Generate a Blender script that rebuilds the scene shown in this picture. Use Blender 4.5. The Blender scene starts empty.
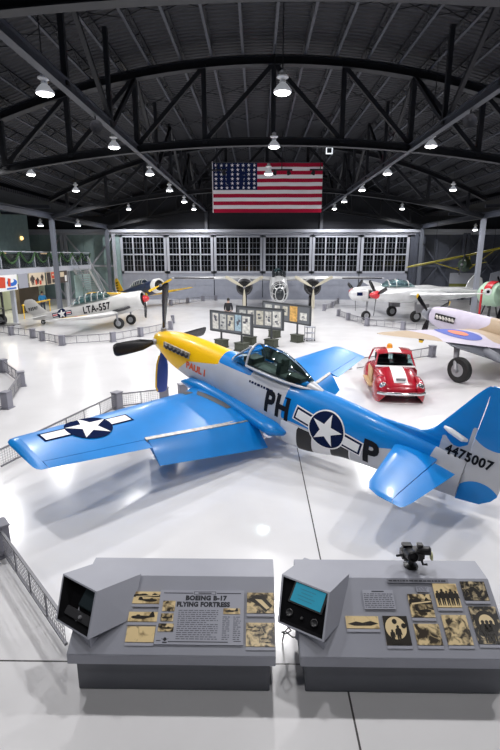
import bpy, bmesh, math, random
from mathutils import Vector, Matrix, Euler
from mathutils.bvhtree import BVHTree
from mathutils.geometry import tessellate_polygon

random.seed(11)
SC = bpy.context.scene
COL = SC.collection
PI = math.pi
V = Vector

# ------------------------------------------------------------------ materials
def new_mat(name):
    m = bpy.data.materials.new(name)
    m.use_nodes = True
    nt = m.node_tree
    b = nt.nodes['Principled BSDF']
    return m, nt, b

def pbr(name, col, rough=0.5, metal=0.0, var=0.0, scale=4.0, bump=0.0, bscale=60.0, coat=0.0, spec=0.5):
    m, nt, b = new_mat(name)
    b.inputs['Base Color'].default_value = (*col, 1)
    b.inputs['Roughness'].default_value = rough
    b.inputs['Metallic'].default_value = metal
    b.inputs['Coat Weight'].default_value = coat
    b.inputs['Coat Roughness'].default_value = 0.12
    b.inputs['Specular IOR Level'].default_value = spec
    if var > 0 or bump > 0:
        tc = nt.nodes.new('ShaderNodeTexCoord')
    if var > 0:
        n = nt.nodes.new('ShaderNodeTexNoise')
        n.inputs['Scale'].default_value = scale
        n.inputs['Detail'].default_value = 5
        nt.links.new(tc.outputs['Object'], n.inputs['Vector'])
        r = nt.nodes.new('ShaderNodeValToRGB')
        r.color_ramp.elements[0].position = 0.3
        r.color_ramp.elements[1].position = 0.7
        r.color_ramp.elements[0].color = (*[max(0, c * (1 - var)) for c in col], 1)
        r.color_ramp.elements[1].color = (*[min(1, c * (1 + var)) for c in col], 1)
        nt.links.new(n.outputs['Fac'], r.inputs['Fac'])
        nt.links.new(r.outputs['Color'], b.inputs['Base Color'])
    if bump > 0:
        n2 = nt.nodes.new('ShaderNodeTexNoise')
        n2.inputs['Scale'].default_value = bscale
        nt.links.new(tc.outputs['Object'], n2.inputs['Vector'])
        bp = nt.nodes.new('ShaderNodeBump')
        bp.inputs['Strength'].default_value = bump
        bp.inputs['Distance'].default_value = 0.01
        nt.links.new(n2.outputs['Fac'], bp.inputs['Height'])
        nt.links.new(bp.outputs['Normal'], b.inputs['Normal'])
    return m

def emit(name, col, strength):
    m, nt, b = new_mat(name)
    b.inputs['Base Color'].default_value = (*col, 1)
    b.inputs['Emission Color'].default_value = (*col, 1)
    b.inputs['Emission Strength'].default_value = strength
    return m

def glass(name, tint=(0.75, 0.85, 0.85), fac=0.25, rough=0.05):
    m, nt, b = new_mat(name)
    nt.nodes.remove(b)
    tr = nt.nodes.new('ShaderNodeBsdfTransparent')
    tr.inputs['Color'].default_value = (*tint, 1)
    gl = nt.nodes.new('ShaderNodeBsdfGlossy')
    gl.inputs['Roughness'].default_value = rough
    gl.inputs['Color'].default_value = (0.9, 0.95, 1, 1)
    mx = nt.nodes.new('ShaderNodeMixShader')
    lw = nt.nodes.new('ShaderNodeLayerWeight')
    lw.inputs['Blend'].default_value = fac
    nt.links.new(lw.outputs['Fresnel'], mx.inputs['Fac'])
    nt.links.new(tr.outputs[0], mx.inputs[1])
    nt.links.new(gl.outputs[0], mx.inputs[2])
    nt.links.new(mx.outputs[0], nt.nodes['Material Output'].inputs['Surface'])
    return m

def layered(name, base, layers, rough=0.35, metal=0.0, coat=0.0, var=0.06, scale=2.5):
    """base colour, then layers [(attribute, colour)] laid over it where the attribute is > 0 (a paint scheme)"""
    m, nt, b = new_mat(name)
    b.inputs['Roughness'].default_value = rough
    b.inputs['Metallic'].default_value = metal
    b.inputs['Specular IOR Level'].default_value = 0.3
    b.inputs['Coat Weight'].default_value = coat
    b.inputs['Coat Roughness'].default_value = 0.1
    cur = nt.nodes.new('ShaderNodeRGB').outputs[0]
    cur.default_value = (*base, 1)
    for att, col in layers:
        a = nt.nodes.new('ShaderNodeAttribute')
        a.attribute_name = att
        g = nt.nodes.new('ShaderNodeMath')
        g.operation = 'GREATER_THAN'
        g.inputs[1].default_value = 0
        nt.links.new(a.outputs['Fac'], g.inputs[0])
        mx = nt.nodes.new('ShaderNodeMix')
        mx.data_type = 'RGBA'
        nt.links.new(g.outputs[0], mx.inputs['Factor'])
        nt.links.new(cur, mx.inputs['A'])
        mx.inputs['B'].default_value = (*col, 1)
        cur = mx.outputs['Result']
    tc = nt.nodes.new('ShaderNodeTexCoord')
    n = nt.nodes.new('ShaderNodeTexNoise')
    n.inputs['Scale'].default_value = scale
    n.inputs['Detail'].default_value = 6
    nt.links.new(tc.outputs['Object'], n.inputs['Vector'])
    hs = nt.nodes.new('ShaderNodeHueSaturation')
    mr = nt.nodes.new('ShaderNodeMapRange')
    mr.inputs['From Min'].default_value = 0.3
    mr.inputs['From Max'].default_value = 0.7
    mr.inputs['To Min'].default_value = 1 - var
    mr.inputs['To Max'].default_value = 1 + var
    nt.links.new(n.outputs['Fac'], mr.inputs['Value'])
    nt.links.new(mr.outputs[0], hs.inputs['Value'])
    nt.links.new(cur, hs.inputs['Color'])
    nt.links.new(hs.outputs['Color'], b.inputs['Base Color'])
    return m

M = {}

# ------------------------------------------------------------------ mesh builder
class MB:
    def __init__(s):
        s.v, s.f, s.m = [], [], []
    def add(s, vs, fs, mi=0):
        o = len(s.v)
        s.v += [V(p) for p in vs]
        s.f += [tuple(i + o for i in f) for f in fs]
        s.m += [mi] * len(fs)
        return s
    def hexa(s, p, mi=0):
        return s.add(p, [(0, 3, 2, 1), (4, 5, 6, 7), (0, 1, 5, 4), (1, 2, 6, 5), (2, 3, 7, 6), (3, 0, 4, 7)], mi)
    def box(s, c, size, rot=None, mi=0):
        x, y, z = [d / 2 for d in size]
        p = [V(q) for q in ((-x, -y, -z), (x, -y, -z), (x, y, -z), (-x, y, -z), (-x, -y, z), (x, -y, z), (x, y, z), (-x, y, z))]
        if rot is not None:
            p = [rot @ q for q in p]
        return s.hexa([q + V(c) for q in p], mi)
    def bar(s, p, q, w, h, up=(0, 0, 1), mi=0):
        p, q = V(p), V(q)
        d = (q - p).normalized()
        u = V(up)
        if abs(d.dot(u)) > 0.98:
            u = V((0, 1, 0))
        r = d.cross(u).normalized() * (w / 2)
        t = r.cross(d).normalized() * (h / 2)
        return s.hexa([p - r - t, p + r - t, q + r - t, q - r - t, p - r + t, p + r + t, q + r + t, q - r + t], mi)
    def tube(s, path, r, n=8, mi=0, closed=False):
        path = [V(p) for p in path]
        rs = r if isinstance(r, (list, tuple)) else [r] * len(path)
        rings = []
        prev = None
        for i, p in enumerate(path):
            a = path[max(i - 1, 0)]
            b = path[min(i + 1, len(path) - 1)]
            d = (b - a).normalized()
            if prev is None:
                u = V((0, 0, 1)) if abs(d.z) < 0.9 else V((1, 0, 0))
                u = (u - d * u.dot(d)).normalized()
            else:
                u = (prev - d * prev.dot(d)).normalized()
            prev = u
            w = d.cross(u)
            rings.append([p + (u * math.cos(t) + w * math.sin(t)) * rs[i] for t in [2 * PI * k / n for k in range(n)]])
        return s.loft(rings, mi=mi)
    def loft(s, rings, mi=0, cap0=True, cap1=True, wrap=True):
        n = len(rings[0])
        vs = [p for r in rings for p in r]
        fs = []
        for i in range(len(rings) - 1):
            for k in range(n if wrap else n - 1):
                a, b = i * n + k, i * n + (k + 1) % n
                fs.append((a, b, b + n, a + n))
        if cap0:
            fs.append(tuple(range(n))[::-1])
        if cap1:
            fs.append(tuple(range((len(rings) - 1) * n, len(rings) * n)))
        return s.add(vs, fs, mi)
    def lathe(s, prof, org=(0, 0, 0), axis=(0, 0, 1), n=20, mi=0, cap=True):
        ax = V(axis).normalized()
        u = V((1, 0, 0)) if abs(ax.x) < 0.9 else V((0, 1, 0))
        u = (u - ax * u.dot(ax)).normalized()
        w = ax.cross(u)
        rings = [[V(org) + ax * h + (u * math.cos(t) + w * math.sin(t)) * max(r, 1e-4) for t in [2 * PI * k / n for k in range(n)]] for r, h in prof]
        return s.loft(rings, mi, cap, cap)
    def prism(s, poly, h, fr=None, mi=0):
        """2-D polygon extruded by h along the frame's z"""
        fr = fr or Matrix.Identity(4)
        n = len(poly)
        lo = [fr @ V((x, y, 0)) for x, y in poly]
        hi = [fr @ V((x, y, h)) for x, y in poly]
        tris = tessellate_polygon([[V((x, y, 0)) for x, y in poly]])
        fs = [tuple(t) for t in tris] + [tuple(i + n for i in t) for t in tris]
        fs += [(i, (i + 1) % n, (i + 1) % n + n, i + n) for i in range(n)]
        return s.add(lo + hi, fs, mi)
    def flat(s, poly, fr, mi=0):
        tris = tessellate_polygon([[V((x, y, 0)) for x, y in poly]])
        return s.add([fr @ V((x, y, 0)) for x, y in poly], [tuple(t) for t in tris], mi)
    def build(s, name, mats, parent=None, xf=None, smooth=35, attrs=None, normals=True, label=None, bevel=0):
        me = bpy.data.meshes.new(name)
        vs = [xf(p) for p in s.v] if xf else s.v
        me.from_pydata([tuple(p) for p in vs], [], s.f)
        mats = mats if isinstance(mats, (list, tuple)) else [mats]
        for m in mats:
            me.materials.append(m)
        me.polygons.foreach_set('material_index', s.m)
        if attrs:
            for an, fn in attrs.items():
                at = me.attributes.new(an, 'FLOAT', 'POINT')
                at.data.foreach_set('value', [fn(p) for p in s.v])
        if normals or bevel:
            bm = bmesh.new()
            bm.from_mesh(me)
            bmesh.ops.recalc_face_normals(bm, faces=bm.faces)
            if bevel:
                es = [e for e in bm.edges if len(e.link_faces) == 2 and e.calc_face_angle(0) > 0.6]
                bmesh.ops.bevel(bm, geom=es, offset=bevel, segments=2, affect='EDGES', clamp_overlap=True)
            bm.to_mesh(me)
            bm.free()
        if smooth:
            me.polygons.foreach_set('use_smooth', [True] * len(me.polygons))
            me.set_sharp_from_angle(angle=math.radians(smooth))
        me.update()
        o = bpy.data.objects.new(name, me)
        COL.objects.link(o)
        if parent is not None:
            o.parent = parent
        if label:
            o['label'] = label
        return o
    def bvh(s):
        return BVHTree.FromPolygons([tuple(p) for p in s.v], s.f)

def tag(o, label, cat, group=None, kind=None):
    if label: o['label'] = label
    if cat: o['category'] = cat
    if group: o['group'] = group
    if kind: o['kind'] = kind
    return o

def thing(name, label, cat, loc=(0, 0, 0), rz=0.0, group=None, mat=None):
    o = bpy.data.objects.new(name, None)
    o.empty_display_size = 0.2
    COL.objects.link(o)
    if mat is not None:
        o.matrix_world = mat
    else:
        o.location = loc
        o.rotation_euler = (0, 0, rz)
    return tag(o, label, cat, group)

def struct(o):
    o['kind'] = 'structure'
    return o

def copy_tree(o, parent=None):
    c = o.copy()
    COL.objects.link(c)
    if parent is not None:
        c.parent = parent
    for ch in list(o.children):
        copy_tree(ch, c)
    return c

# ------------------------------------------------------------------ 2-D shapes and decals
def star_pts(r, rot=0.0, n=5, inner=0.382):
    return [((r if k % 2 == 0 else r * inner) * math.sin(rot + PI * k / n), (r if k % 2 == 0 else r * inner) * math.cos(rot + PI * k / n)) for k in range(2 * n)]

def circ(r, n=40, cx=0, cy=0):
    return [(cx + r * math.cos(2 * PI * k / n), cy + r * math.sin(2 * PI * k / n)) for k in range(n)]

def rect(x0, y0, x1, y1):
    return [(x0, y0), (x1, y0), (x1, y1), (x0, y1)]

def text2d(s, size=1.0, offset=0.0, spacing=1.0):
    cu = bpy.data.curves.new('t', 'FONT')
    cu.body = s
    cu.size = size
    cu.offset = offset
    cu.space_character = spacing
    cu.align_x = 'CENTER'
    cu.align_y = 'CENTER'
    cu.resolution_u = 3
    o = bpy.data.objects.new('t', cu)
    COL.objects.link(o)
    bpy.context.view_layer.update()
    me = bpy.data.meshes.new_from_object(o.evaluated_get(bpy.context.evaluated_depsgraph_get()))
    vs = [(v.co.x, v.co.y) for v in me.vertices]
    fs = [tuple(p.vertices) for p in me.polygons]
    bpy.data.objects.remove(o)
    bpy.data.curves.remove(cu)
    bpy.data.meshes.remove(me)
    if vs:      # centre on the ink
        cx = (min(v[0] for v in vs) + max(v[0] for v in vs)) / 2
        cy = (min(v[1] for v in vs) + max(v[1] for v in vs)) / 2
        vs = [(x - cx, y - cy) for x, y in vs]
    return vs, fs

class Decal:
    """thin paint layers: 2-D polygons cut into a fine grid and laid on a surface"""
    def __init__(s):
        s.L = []
    def poly(s, pts, mi, off):
        tris = tessellate_polygon([[V((x, y, 0)) for x, y in pts]])
        s.L.append((pts, [tuple(t) for t in tris], mi, off))
        return s
    def text(s, txt, size, mi, off, at=(0, 0), rot=0.0, bold=0.0, sx=1.0, spacing=1.0, shear=0.0):
        vs, fs = text2d(txt, size, bold, spacing)
        c, n = math.cos(rot), math.sin(rot)
        vs = [((x * sx + y * shear), y) for x, y in vs]
        s.L.append(([(at[0] + x * c - y * n, at[1] + x * n + y * c) for x, y in vs], fs, mi, off))
        return s
    def build(s, name, mats, fn, parent, xf=None, step=0.08, label=None):
        mb = MB()
        for vs, fs, mi, off in s.L:
            bm = bmesh.new()
            bv = [bm.verts.new((x, y, 0)) for x, y in vs]
            for f in fs:
                try:
                    bm.faces.new([bv[i] for i in f])
                except ValueError:
                    pass
            if step:
                for ax in (0, 1):
                    lo = min(v[ax] for v in vs)
                    hi = max(v[ax] for v in vs)
                    k = math.floor(lo / step) + 1
                    while k * step < hi:
                        nrm = (1, 0, 0) if ax == 0 else (0, 1, 0)
                        bmesh.ops.bisect_plane(bm, geom=bm.verts[:] + bm.edges[:] + bm.faces[:], plane_co=(k * step if ax == 0 else 0, k * step if ax == 1 else 0, 0), plane_no=nrm)
                        k += 1
            bm.verts.index_update()
            pts = [fn(v.co.x, v.co.y, off) for v in bm.verts]
            faces = [tuple(v.index for v in f.verts) for f in bm.faces]
            ok = [f for f in faces if all(pts[i] is not None for i in f)]
            mb.add([p if p is not None else V((0, 0, 0)) for p in pts], ok, mi)
            bm.free()
        return mb.build(name, mats, parent, xf, smooth=0, normals=False, label=label)

def insignia(d, R, bars=True, off=0.004, mi=(0, 1), rot=0.0, outline=0.1):
    """white star on a dark disc with white side bars; mi = (white, navy)"""
    W, N = mi
    def R2(pts):
        c, n = math.cos(rot), math.sin(rot)
        return [(x * c - y * n, x * n + y * c) for x, y in pts]
    if bars:
        e = R * outline * 0.9
        d.poly(R2(rect(-2 * R - e, -0.25 * R - e, 2 * R + e, 0.25 * R + e)), N, off)
    d.poly(R2(circ(R * (1 + outline * 0.0))), N, off * 1.0)
    if bars:
        d.poly(R2(rect(-2 * R, -0.25 * R, -R * 0.93, 0.25 * R)), W, off * 1.6)
        d.poly(R2(rect(R * 0.93, -0.25 * R, 2 * R, 0.25 * R)), W, off * 1.6)
    d.poly(R2(circ(R)), N, off * 2.0)
    d.poly(R2(star_pts(R * 0.97)), W, off * 2.7)
    return d

def on_side(bvh, y0, ca=None):
    """(aft, up) -> a point just off the port side (y0 > 0) or starboard side of a body"""
    sgn = 1 if y0 > 0 else -1
    def fn(u, w, off):
        h = bvh.ray_cast(V((u, y0, w)), V((0, -sgn, 0)), 30)
        if h[0] is None:
            h = bvh.ray_cast(V((u + 0.02, y0, w)), V((0, -sgn, 0)), 30)
        if h[0] is None:
            h = bvh.ray_cast(V((u - 0.02, y0, w)), V((0, -sgn, 0)), 30)
        if h[0] is None:
            return None
        return h[0] + V((0, sgn, 0)) * off * 1.5
    return fn

def on_top(bvh, z0=5):
    def fn(u, w, off):
        h = bvh.ray_cast(V((u, w, z0)), V((0, 0, -1)), 30)
        if h[0] is None:
            return None
        return h[0] + V((0, 0, 1)) * off * 1.5
    return fn

# ------------------------------------------------------------------ aircraft shapes (body frame: x aft, y port, z up)
def naca(t, n=12, f0=0.0, f1=1.0):
    def th(x):
        return 5 * t * (0.2969 * math.sqrt(max(x, 0)) - 0.126 * x - 0.3516 * x * x + 0.2843 * x ** 3 - 0.1015 * x ** 4)
    xs = [f0 + (f1 - f0) * (0.5 - 0.5 * math.cos(PI * k / n)) if f0 == 0 else f0 + (f1 - f0) * k / n for k in range(n + 1)]
    up = [(x, 1.15 * th(x)) for x in reversed(xs)]
    lo = [(x, -0.75 * th(x)) for x in xs]
    if f0 == 0:
        lo = lo[1:]
    return up + lo

def interp(tab, x):
    """piecewise-cubic (monotone-ish Hermite) table lookup: tab = [(x, v1, v2, ...)]"""
    if x <= tab[0][0]: return tab[0][1:]
    if x >= tab[-1][0]: return tab[-1][1:]
    for i in range(len(tab) - 1):
        if tab[i][0] <= x <= tab[i + 1][0]:
            break
    x0, x1 = tab[i][0], tab[i + 1][0]
    h = x1 - x0
    t = (x - x0) / h
    out = []
    for k in range(1, len(tab[0])):
        def slope(j):
            if j == 0: return (tab[1][k] - tab[0][k]) / (tab[1][0] - tab[0][0])
            if j == len(tab) - 1: return (tab[-1][k] - tab[-2][k]) / (tab[-1][0] - tab[-2][0])
            a = (tab[j][k] - tab[j - 1][k]) / (tab[j][0] - tab[j - 1][0])
            b = (tab[j + 1][k] - tab[j][k]) / (tab[j + 1][0] - tab[j][0])
            return 0 if a * b <= 0 else 2 * a * b / (a + b)
        m0, m1 = slope(i), slope(i + 1)
        out.append((2 * t ** 3 - 3 * t * t + 1) * tab[i][k] + (t ** 3 - 2 * t * t + t) * h * m0 + (-2 * t ** 3 + 3 * t * t) * tab[i + 1][k] + (t ** 3 - t * t) * h * m1)
    return tuple(out)

def lin(tab, x):
    if x <= tab[0][0]: return tab[0][1]
    for (a, b), (c, d) in zip(tab, tab[1:]):
        if x <= c:
            return b + (d - b) * (x - a) / (c - a)
    return tab[-1][1]

def fus_ring(x, zt, zb, hw, e=2.2, n=40, yc=0.0):
    zc, hz = (zt + zb) / 2, (zt - zb) / 2
    r = []
    for k in range(n):
        a = 2 * PI * k / n
        ca, sa = math.cos(a), math.sin(a)
        r.append(V((x, yc + hw * math.copysign(abs(ca) ** (2 / e), ca), zc + hz * math.copysign(abs(sa) ** (2 / e), sa))))
    return r

def fuselage(mb, tab, steps=40, n=40, e=2.2, yc=0.0, mi=0):
    """tab = [(x, ztop, zbottom, halfwidth)]"""
    x0, x1 = tab[0][0], tab[-1][0]
    rings = []
    for k in range(steps + 1):
        x = x0 + (x1 - x0) * k / steps
        zt, zb, hw = interp(tab, x)
        rings.append(fus_ring(x, zt, zb, hw, e, n, yc))
    return mb.loft(rings, mi)

def wing(mb, st, f0=0.0, f1=1.0, n=12, sub=6, vertical=False, mi=0, cut=None):
    """st = [(y, xle, xte, z, thick)]; cut: y-dependent chord fraction range"""
    rings = []
    for i in range(len(st) - 1):
        for k in range(sub):
            t = k / sub
            rings.append([a + (b - a) * t for a, b in zip(st[i], st[i + 1])])
    rings.append(list(st[-1]))
    out = []
    for y, xl, xt, z, th in rings:
        c = xt - xl
        pr = naca(th, n, f0, f1)
        if vertical:
            out.append([V((xl + px * c, pz * c * (1.0 if pz > 0 else 1.5), y)) for px, pz in pr])
        else:
            out.append([V((xl + px * c, y, z + pz * c)) for px, pz in pr])
    return mb.loft(out, mi)

def mirror(st):
    return [(-a[0], *a[1:]) for a in st]

def blade(mb, hub, ang, R, root=0.25, wid=0.3, twist=0.6, tipw=0.8, mi=0, tip_mi=None, hand=1):
    """one propeller blade in the y-z plane at the hub, ang measured from +z towards +y"""
    rd = V((0, math.sin(ang), math.cos(ang)))
    tg = V((0, math.cos(ang), -math.sin(ang)))
    ax = V((1, 0, 0))
    tab = [(0.0, 0.3), (0.12, 0.45), (0.35, 0.9), (0.6, 1.0), (0.92, tipw), (0.98, tipw * 0.85), (1.0, tipw * 0.45)]
    rings = []
    for t in [k / 11 for k in range(11)] + [0.96, 0.985, 1.0]:
        r = root + (R - root) * t
        w = wid * lin(tab, t) / 2
        th = w * lin([(0, 0.8), (0.3, 0.22), (1, 0.1)], t)
        a = hand * twist * (1.25 - 0.7 * t)
        d = tg * math.cos(a) + ax * math.sin(a)
        nn = ax * math.cos(a) - tg * math.sin(a)
        rings.append([V(hub) + rd * r + d * w * math.cos(q) + nn * th * math.sin(q) for q in [2 * PI * j / 10 for j in range(10)]])
    if tip_mi is not None:
        mb.loft(rings[:11], mi)
        mb.loft(rings[10:], tip_mi)
        return mb
    return mb.loft(rings, mi)

def wheel_parts(c, axis, r, w, parent, xf=None, tyre='tyre', hubm='hub_grey'):
    t = MB().lathe([(r * 0.55, -w / 2), (r * 0.88, -w / 2), (r * 0.98, -w * 0.3), (r, 0), (r * 0.98, w * 0.3), (r * 0.88, w / 2), (r * 0.55, w / 2)], c, axis, 24)
    o = t.build('wheel', M[tyre], parent, xf)
    MB().lathe([(r * 0.2, -w * 0.53), (r * 0.52, -w * 0.5), (r * 0.58, -w * 0.3), (r * 0.58, w * 0.3), (r * 0.52, w * 0.5), (r * 0.2, w * 0.53)], c, axis, 20).build('wheel_hub', M[hubm], o, xf)
    return o

def plane_frame(org, yaw, att=0.0, roll=0.0):
    f = V((math.cos(yaw), math.sin(yaw), 0))
    u = V((0, 0, 1))
    l = u.cross(f)
    f1 = f * math.cos(att) + u * math.sin(att)
    u1 = u * math.cos(att) - f * math.sin(att)
    l2 = l * math.cos(roll) + u1 * math.sin(roll)
    u2 = u1 * math.cos(roll) - l * math.sin(roll)
    m = Matrix.Identity(4)
    for i in range(3):
        m[i][0], m[i][1], m[i][2], m[i][3] = f1[i], l2[i], u2[i], org[i]
    return m
# ------------------------------------------------------------------ palette
M['steel'] = pbr('dark truss steel', (0.0065, 0.008, 0.0125), 0.6, 0.0, 0.15, 3)
M['joist'] = pbr('grey joist steel', (0.036, 0.041, 0.056), 0.5, 0.0, 0.1, 3)
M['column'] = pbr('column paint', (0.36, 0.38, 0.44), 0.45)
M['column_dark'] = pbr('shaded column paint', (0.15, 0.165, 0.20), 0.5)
M['wall_dark'] = pbr('upper wall', (0.016, 0.018, 0.025), 0.8, 0, 0.12, 2)
M['wall_panel'] = pbr('door panel blue grey', (0.29, 0.31, 0.37), 0.55, 0, 0.06, 2)
M['wall_bay'] = pbr('bay wall', (0.085, 0.095, 0.125), 0.7, 0, 0.1, 2)
M['wall_teal'] = pbr('teal bay wall', (0.26, 0.36, 0.36), 0.7, 0, 0.1, 2)
M['door_frame'] = pbr('door frame light', (0.40, 0.42, 0.48), 0.5)
M['muntin'] = pbr('muntin', (0.17, 0.18, 0.21), 0.5)
M['night_glass'] = pbr('night window glass', (0.006, 0.007, 0.009), 0.12)
M['trim_light'] = pbr('light beam paint', (0.42, 0.44, 0.50), 0.5)
M['lamp_body'] = pbr('lamp housing', (0.80, 0.81, 0.83), 0.4)
M['lamp_shade'] = emit('lit prismatic shade', (0.85, 0.88, 0.95), 0.22)
M['lamp_lens'] = emit('lit lamp lens', (1.0, 0.99, 0.96), 14.0)
M['tyre'] = pbr('tyre rubber', (0.012, 0.012, 0.013), 0.7)
M['hub_grey'] = pbr('wheel hub', (0.35, 0.36, 0.38), 0.4, 0.3)
M['black'] = pbr('black paint', (0.012, 0.012, 0.014), 0.4)
M['gloss_black'] = pbr('gloss black paint', (0.010, 0.010, 0.012), 0.25)
M['white'] = pbr('white paint', (0.82, 0.82, 0.82), 0.4)
M['navy'] = pbr('navy paint', (0.009, 0.016, 0.055), 0.9, spec=0.0)
M['letter_black'] = pbr('letter paint', (0.008, 0.009, 0.014), 0.65, spec=0.15)
M['red'] = pbr('red paint', (0.55, 0.02, 0.03), 0.3, coat=0.4)
M['silver'] = pbr('aluminium skin', (0.56, 0.57, 0.60), 0.34, 0.25, 0.06, 2)
M['grey_metal'] = pbr('grey metal', (0.28, 0.28, 0.30), 0.45, 0.3)
M['dark_metal'] = pbr('dark metal', (0.05, 0.05, 0.055), 0.45, 0.3)
M['canopy_glass'] = glass('canopy glass', (0.55, 0.68, 0.68), 0.35)
M['clear_glass'] = glass('clear glass', (0.9, 0.93, 0.93), 0.25)
M['yellow'] = pbr('yellow paint', (0.80, 0.50, 0.01), 0.35, coat=0.3)

def floor_mat():
    m, nt, b = new_mat('polished concrete')
    tc = nt.nodes.new('ShaderNodeTexCoord')
    n = nt.nodes.new('ShaderNodeTexNoise')
    n.inputs['Scale'].default_value = 0.35
    n.inputs['Detail'].default_value = 7
    n.inputs['Roughness'].default_value = 0.6
    nt.links.new(tc.outputs['Object'], n.inputs['Vector'])
    r = nt.nodes.new('ShaderNodeValToRGB')
    r.color_ramp.elements[0].position = 0.3
    r.color_ramp.elements[1].position = 0.7
    r.color_ramp.elements[0].color = (0.70, 0.695, 0.705, 1)
    r.color_ramp.elements[1].color = (0.79, 0.785, 0.795, 1)
    nt.links.new(n.outputs['Fac'], r.inputs['Fac'])
    sp = nt.nodes.new('ShaderNodeSeparateXYZ')
    nt.links.new(tc.outputs['Object'], sp.inputs[0])
    def seam(sock, at, gap):
        a = nt.nodes.new('ShaderNodeMath'); a.operation = 'SUBTRACT'; a.inputs[1].default_value = at - gap * 40.5
        nt.links.new(sock, a.inputs[0])
        mo = nt.nodes.new('ShaderNodeMath'); mo.operation = 'MODULO'; mo.inputs[1].default_value = gap
        nt.links.new(a.outputs[0], mo.inputs[0])
        s = nt.nodes.new('ShaderNodeMath'); s.operation = 'SUBTRACT'; s.inputs[1].default_value = gap / 2
        nt.links.new(mo.outputs[0], s.inputs[0])
        ab = nt.nodes.new('ShaderNodeMath'); ab.operation = 'ABSOLUTE'
        nt.links.new(s.outputs[0], ab.inputs[0])
        lt = nt.nodes.new('ShaderNodeMath'); lt.operation = 'LESS_THAN'; lt.inputs[1].default_value = 0.011
        nt.links.new(ab.outputs[0], lt.inputs[0])
        return lt.outputs[0]
    mx = nt.nodes.new('ShaderNodeMath'); mx.operation = 'MAXIMUM'
    nt.links.new(seam(sp.outputs['X'], 1.02, 45.0), mx.inputs[0])
    nt.links.new(seam(sp.outputs['Y'], 4.53, 45.0), mx.inputs[1])
    mix = nt.nodes.new('ShaderNodeMix'); mix.data_type = 'RGBA'
    nt.links.new(mx.outputs[0], mix.inputs['Factor'])
    nt.links.new(r.outputs['Color'], mix.inputs['A'])
    mix.inputs['B'].default_value = (0.09, 0.085, 0.085, 1)
    nt.links.new(mix.outputs['Result'], b.inputs['Base Color'])
    n3 = nt.nodes.new('ShaderNodeTexNoise'); n3.inputs['Scale'].default_value = 1.2; n3.inputs['Detail'].default_value = 4
    nt.links.new(tc.outputs['Object'], n3.inputs['Vector'])
    mr = nt.nodes.new('ShaderNodeMapRange'); mr.inputs['To Min'].default_value = 0.12; mr.inputs['To Max'].default_value = 0.24
    nt.links.new(n3.outputs['Fac'], mr.inputs['Value'])
    nt.links.new(mr.outputs[0], b.inputs['Roughness'])
    b.inputs['Specular IOR Level'].default_value = 0.55
    return m

def deck_mat():
    m, nt, b = new_mat('corrugated roof deck')
    tc = nt.nodes.new('ShaderNodeTexCoord')
    sp = nt.nodes.new('ShaderNodeSeparateXYZ')
    nt.links.new(tc.outputs['Object'], sp.inputs[0])
    mu = nt.nodes.new('ShaderNodeMath'); mu.operation = 'MULTIPLY'; mu.inputs[1].default_value = 2 * PI / 0.3
    nt.links.new(sp.outputs['Y'], mu.inputs[0])
    si = nt.nodes.new('ShaderNodeMath'); si.operation = 'SINE'
    nt.links.new(mu.outputs[0], si.inputs[0])
    r = nt.nodes.new('ShaderNodeValToRGB')
    r.color_ramp.elements[0].position = 0.35
    r.color_ramp.elements[1].position = 0.6
    r.color_ramp.elements[0].color = (0.003, 0.0038, 0.0078, 1)
    r.color_ramp.elements[1].color = (0.0085, 0.010, 0.018, 1)
    mr = nt.nodes.new('ShaderNodeMapRange'); mr.inputs['From Min'].default_value = -1
    nt.links.new(si.outputs[0], mr.inputs['Value'])
    nt.links.new(mr.outputs[0], r.inputs['Fac'])
    nt.links.new(r.outputs['Color'], b.inputs['Base Color'])
    bp = nt.nodes.new('ShaderNodeBump'); bp.inputs['Distance'].default_value = 0.05
    nt.links.new(si.outputs[0], bp.inputs['Height'])
    nt.links.new(bp.outputs['Normal'], b.inputs['Normal'])
    b.inputs['Roughness'].default_value = 0.7
    return m

M['floor'] = floor_mat()
M['deck'] = deck_mat()

# ------------------------------------------------------------------ hangar
CX = 0.7                      # centre line of the hangar
HALF = 16.6
YB = 52.4                     # back wall
Z_BOT = lambda dx: 9.6 - 0.0075 * dx * dx
Z_TOP = lambda dx: 12.8 - 0.0145 * dx * dx
Z_DECK = lambda dx: Z_TOP(dx) + 0.72

f = MB(); f.box((0, 22, -0.1), (64, 66, 0.2)); struct(f.build('floor', M['floor'], smooth=0))

dk = MB()
xs = [CX - HALF - 0.6 + (2 * HALF + 1.2) * k / 40 for k in range(41)]
dk.loft([[V((x, -9, Z_DECK(x - CX))), V((x, YB + 0.3, Z_DECK(x - CX))), V((x, YB + 0.3, Z_DECK(x - CX) + 0.2)), V((x, -9, Z_DECK(x - CX) + 0.2))] for x in xs])
struct(dk.build('ceiling', M['deck'], smooth=20))
for sgn, nm in ((-1, 'ceiling_left'), (1, 'ceiling_right')):
    a = MB(); a.box((CX + sgn * (HALF + 7.2), 22, 8.85), (13.6, 62, 0.2)); struct(a.build(nm, M['deck'], smooth=0))

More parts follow.
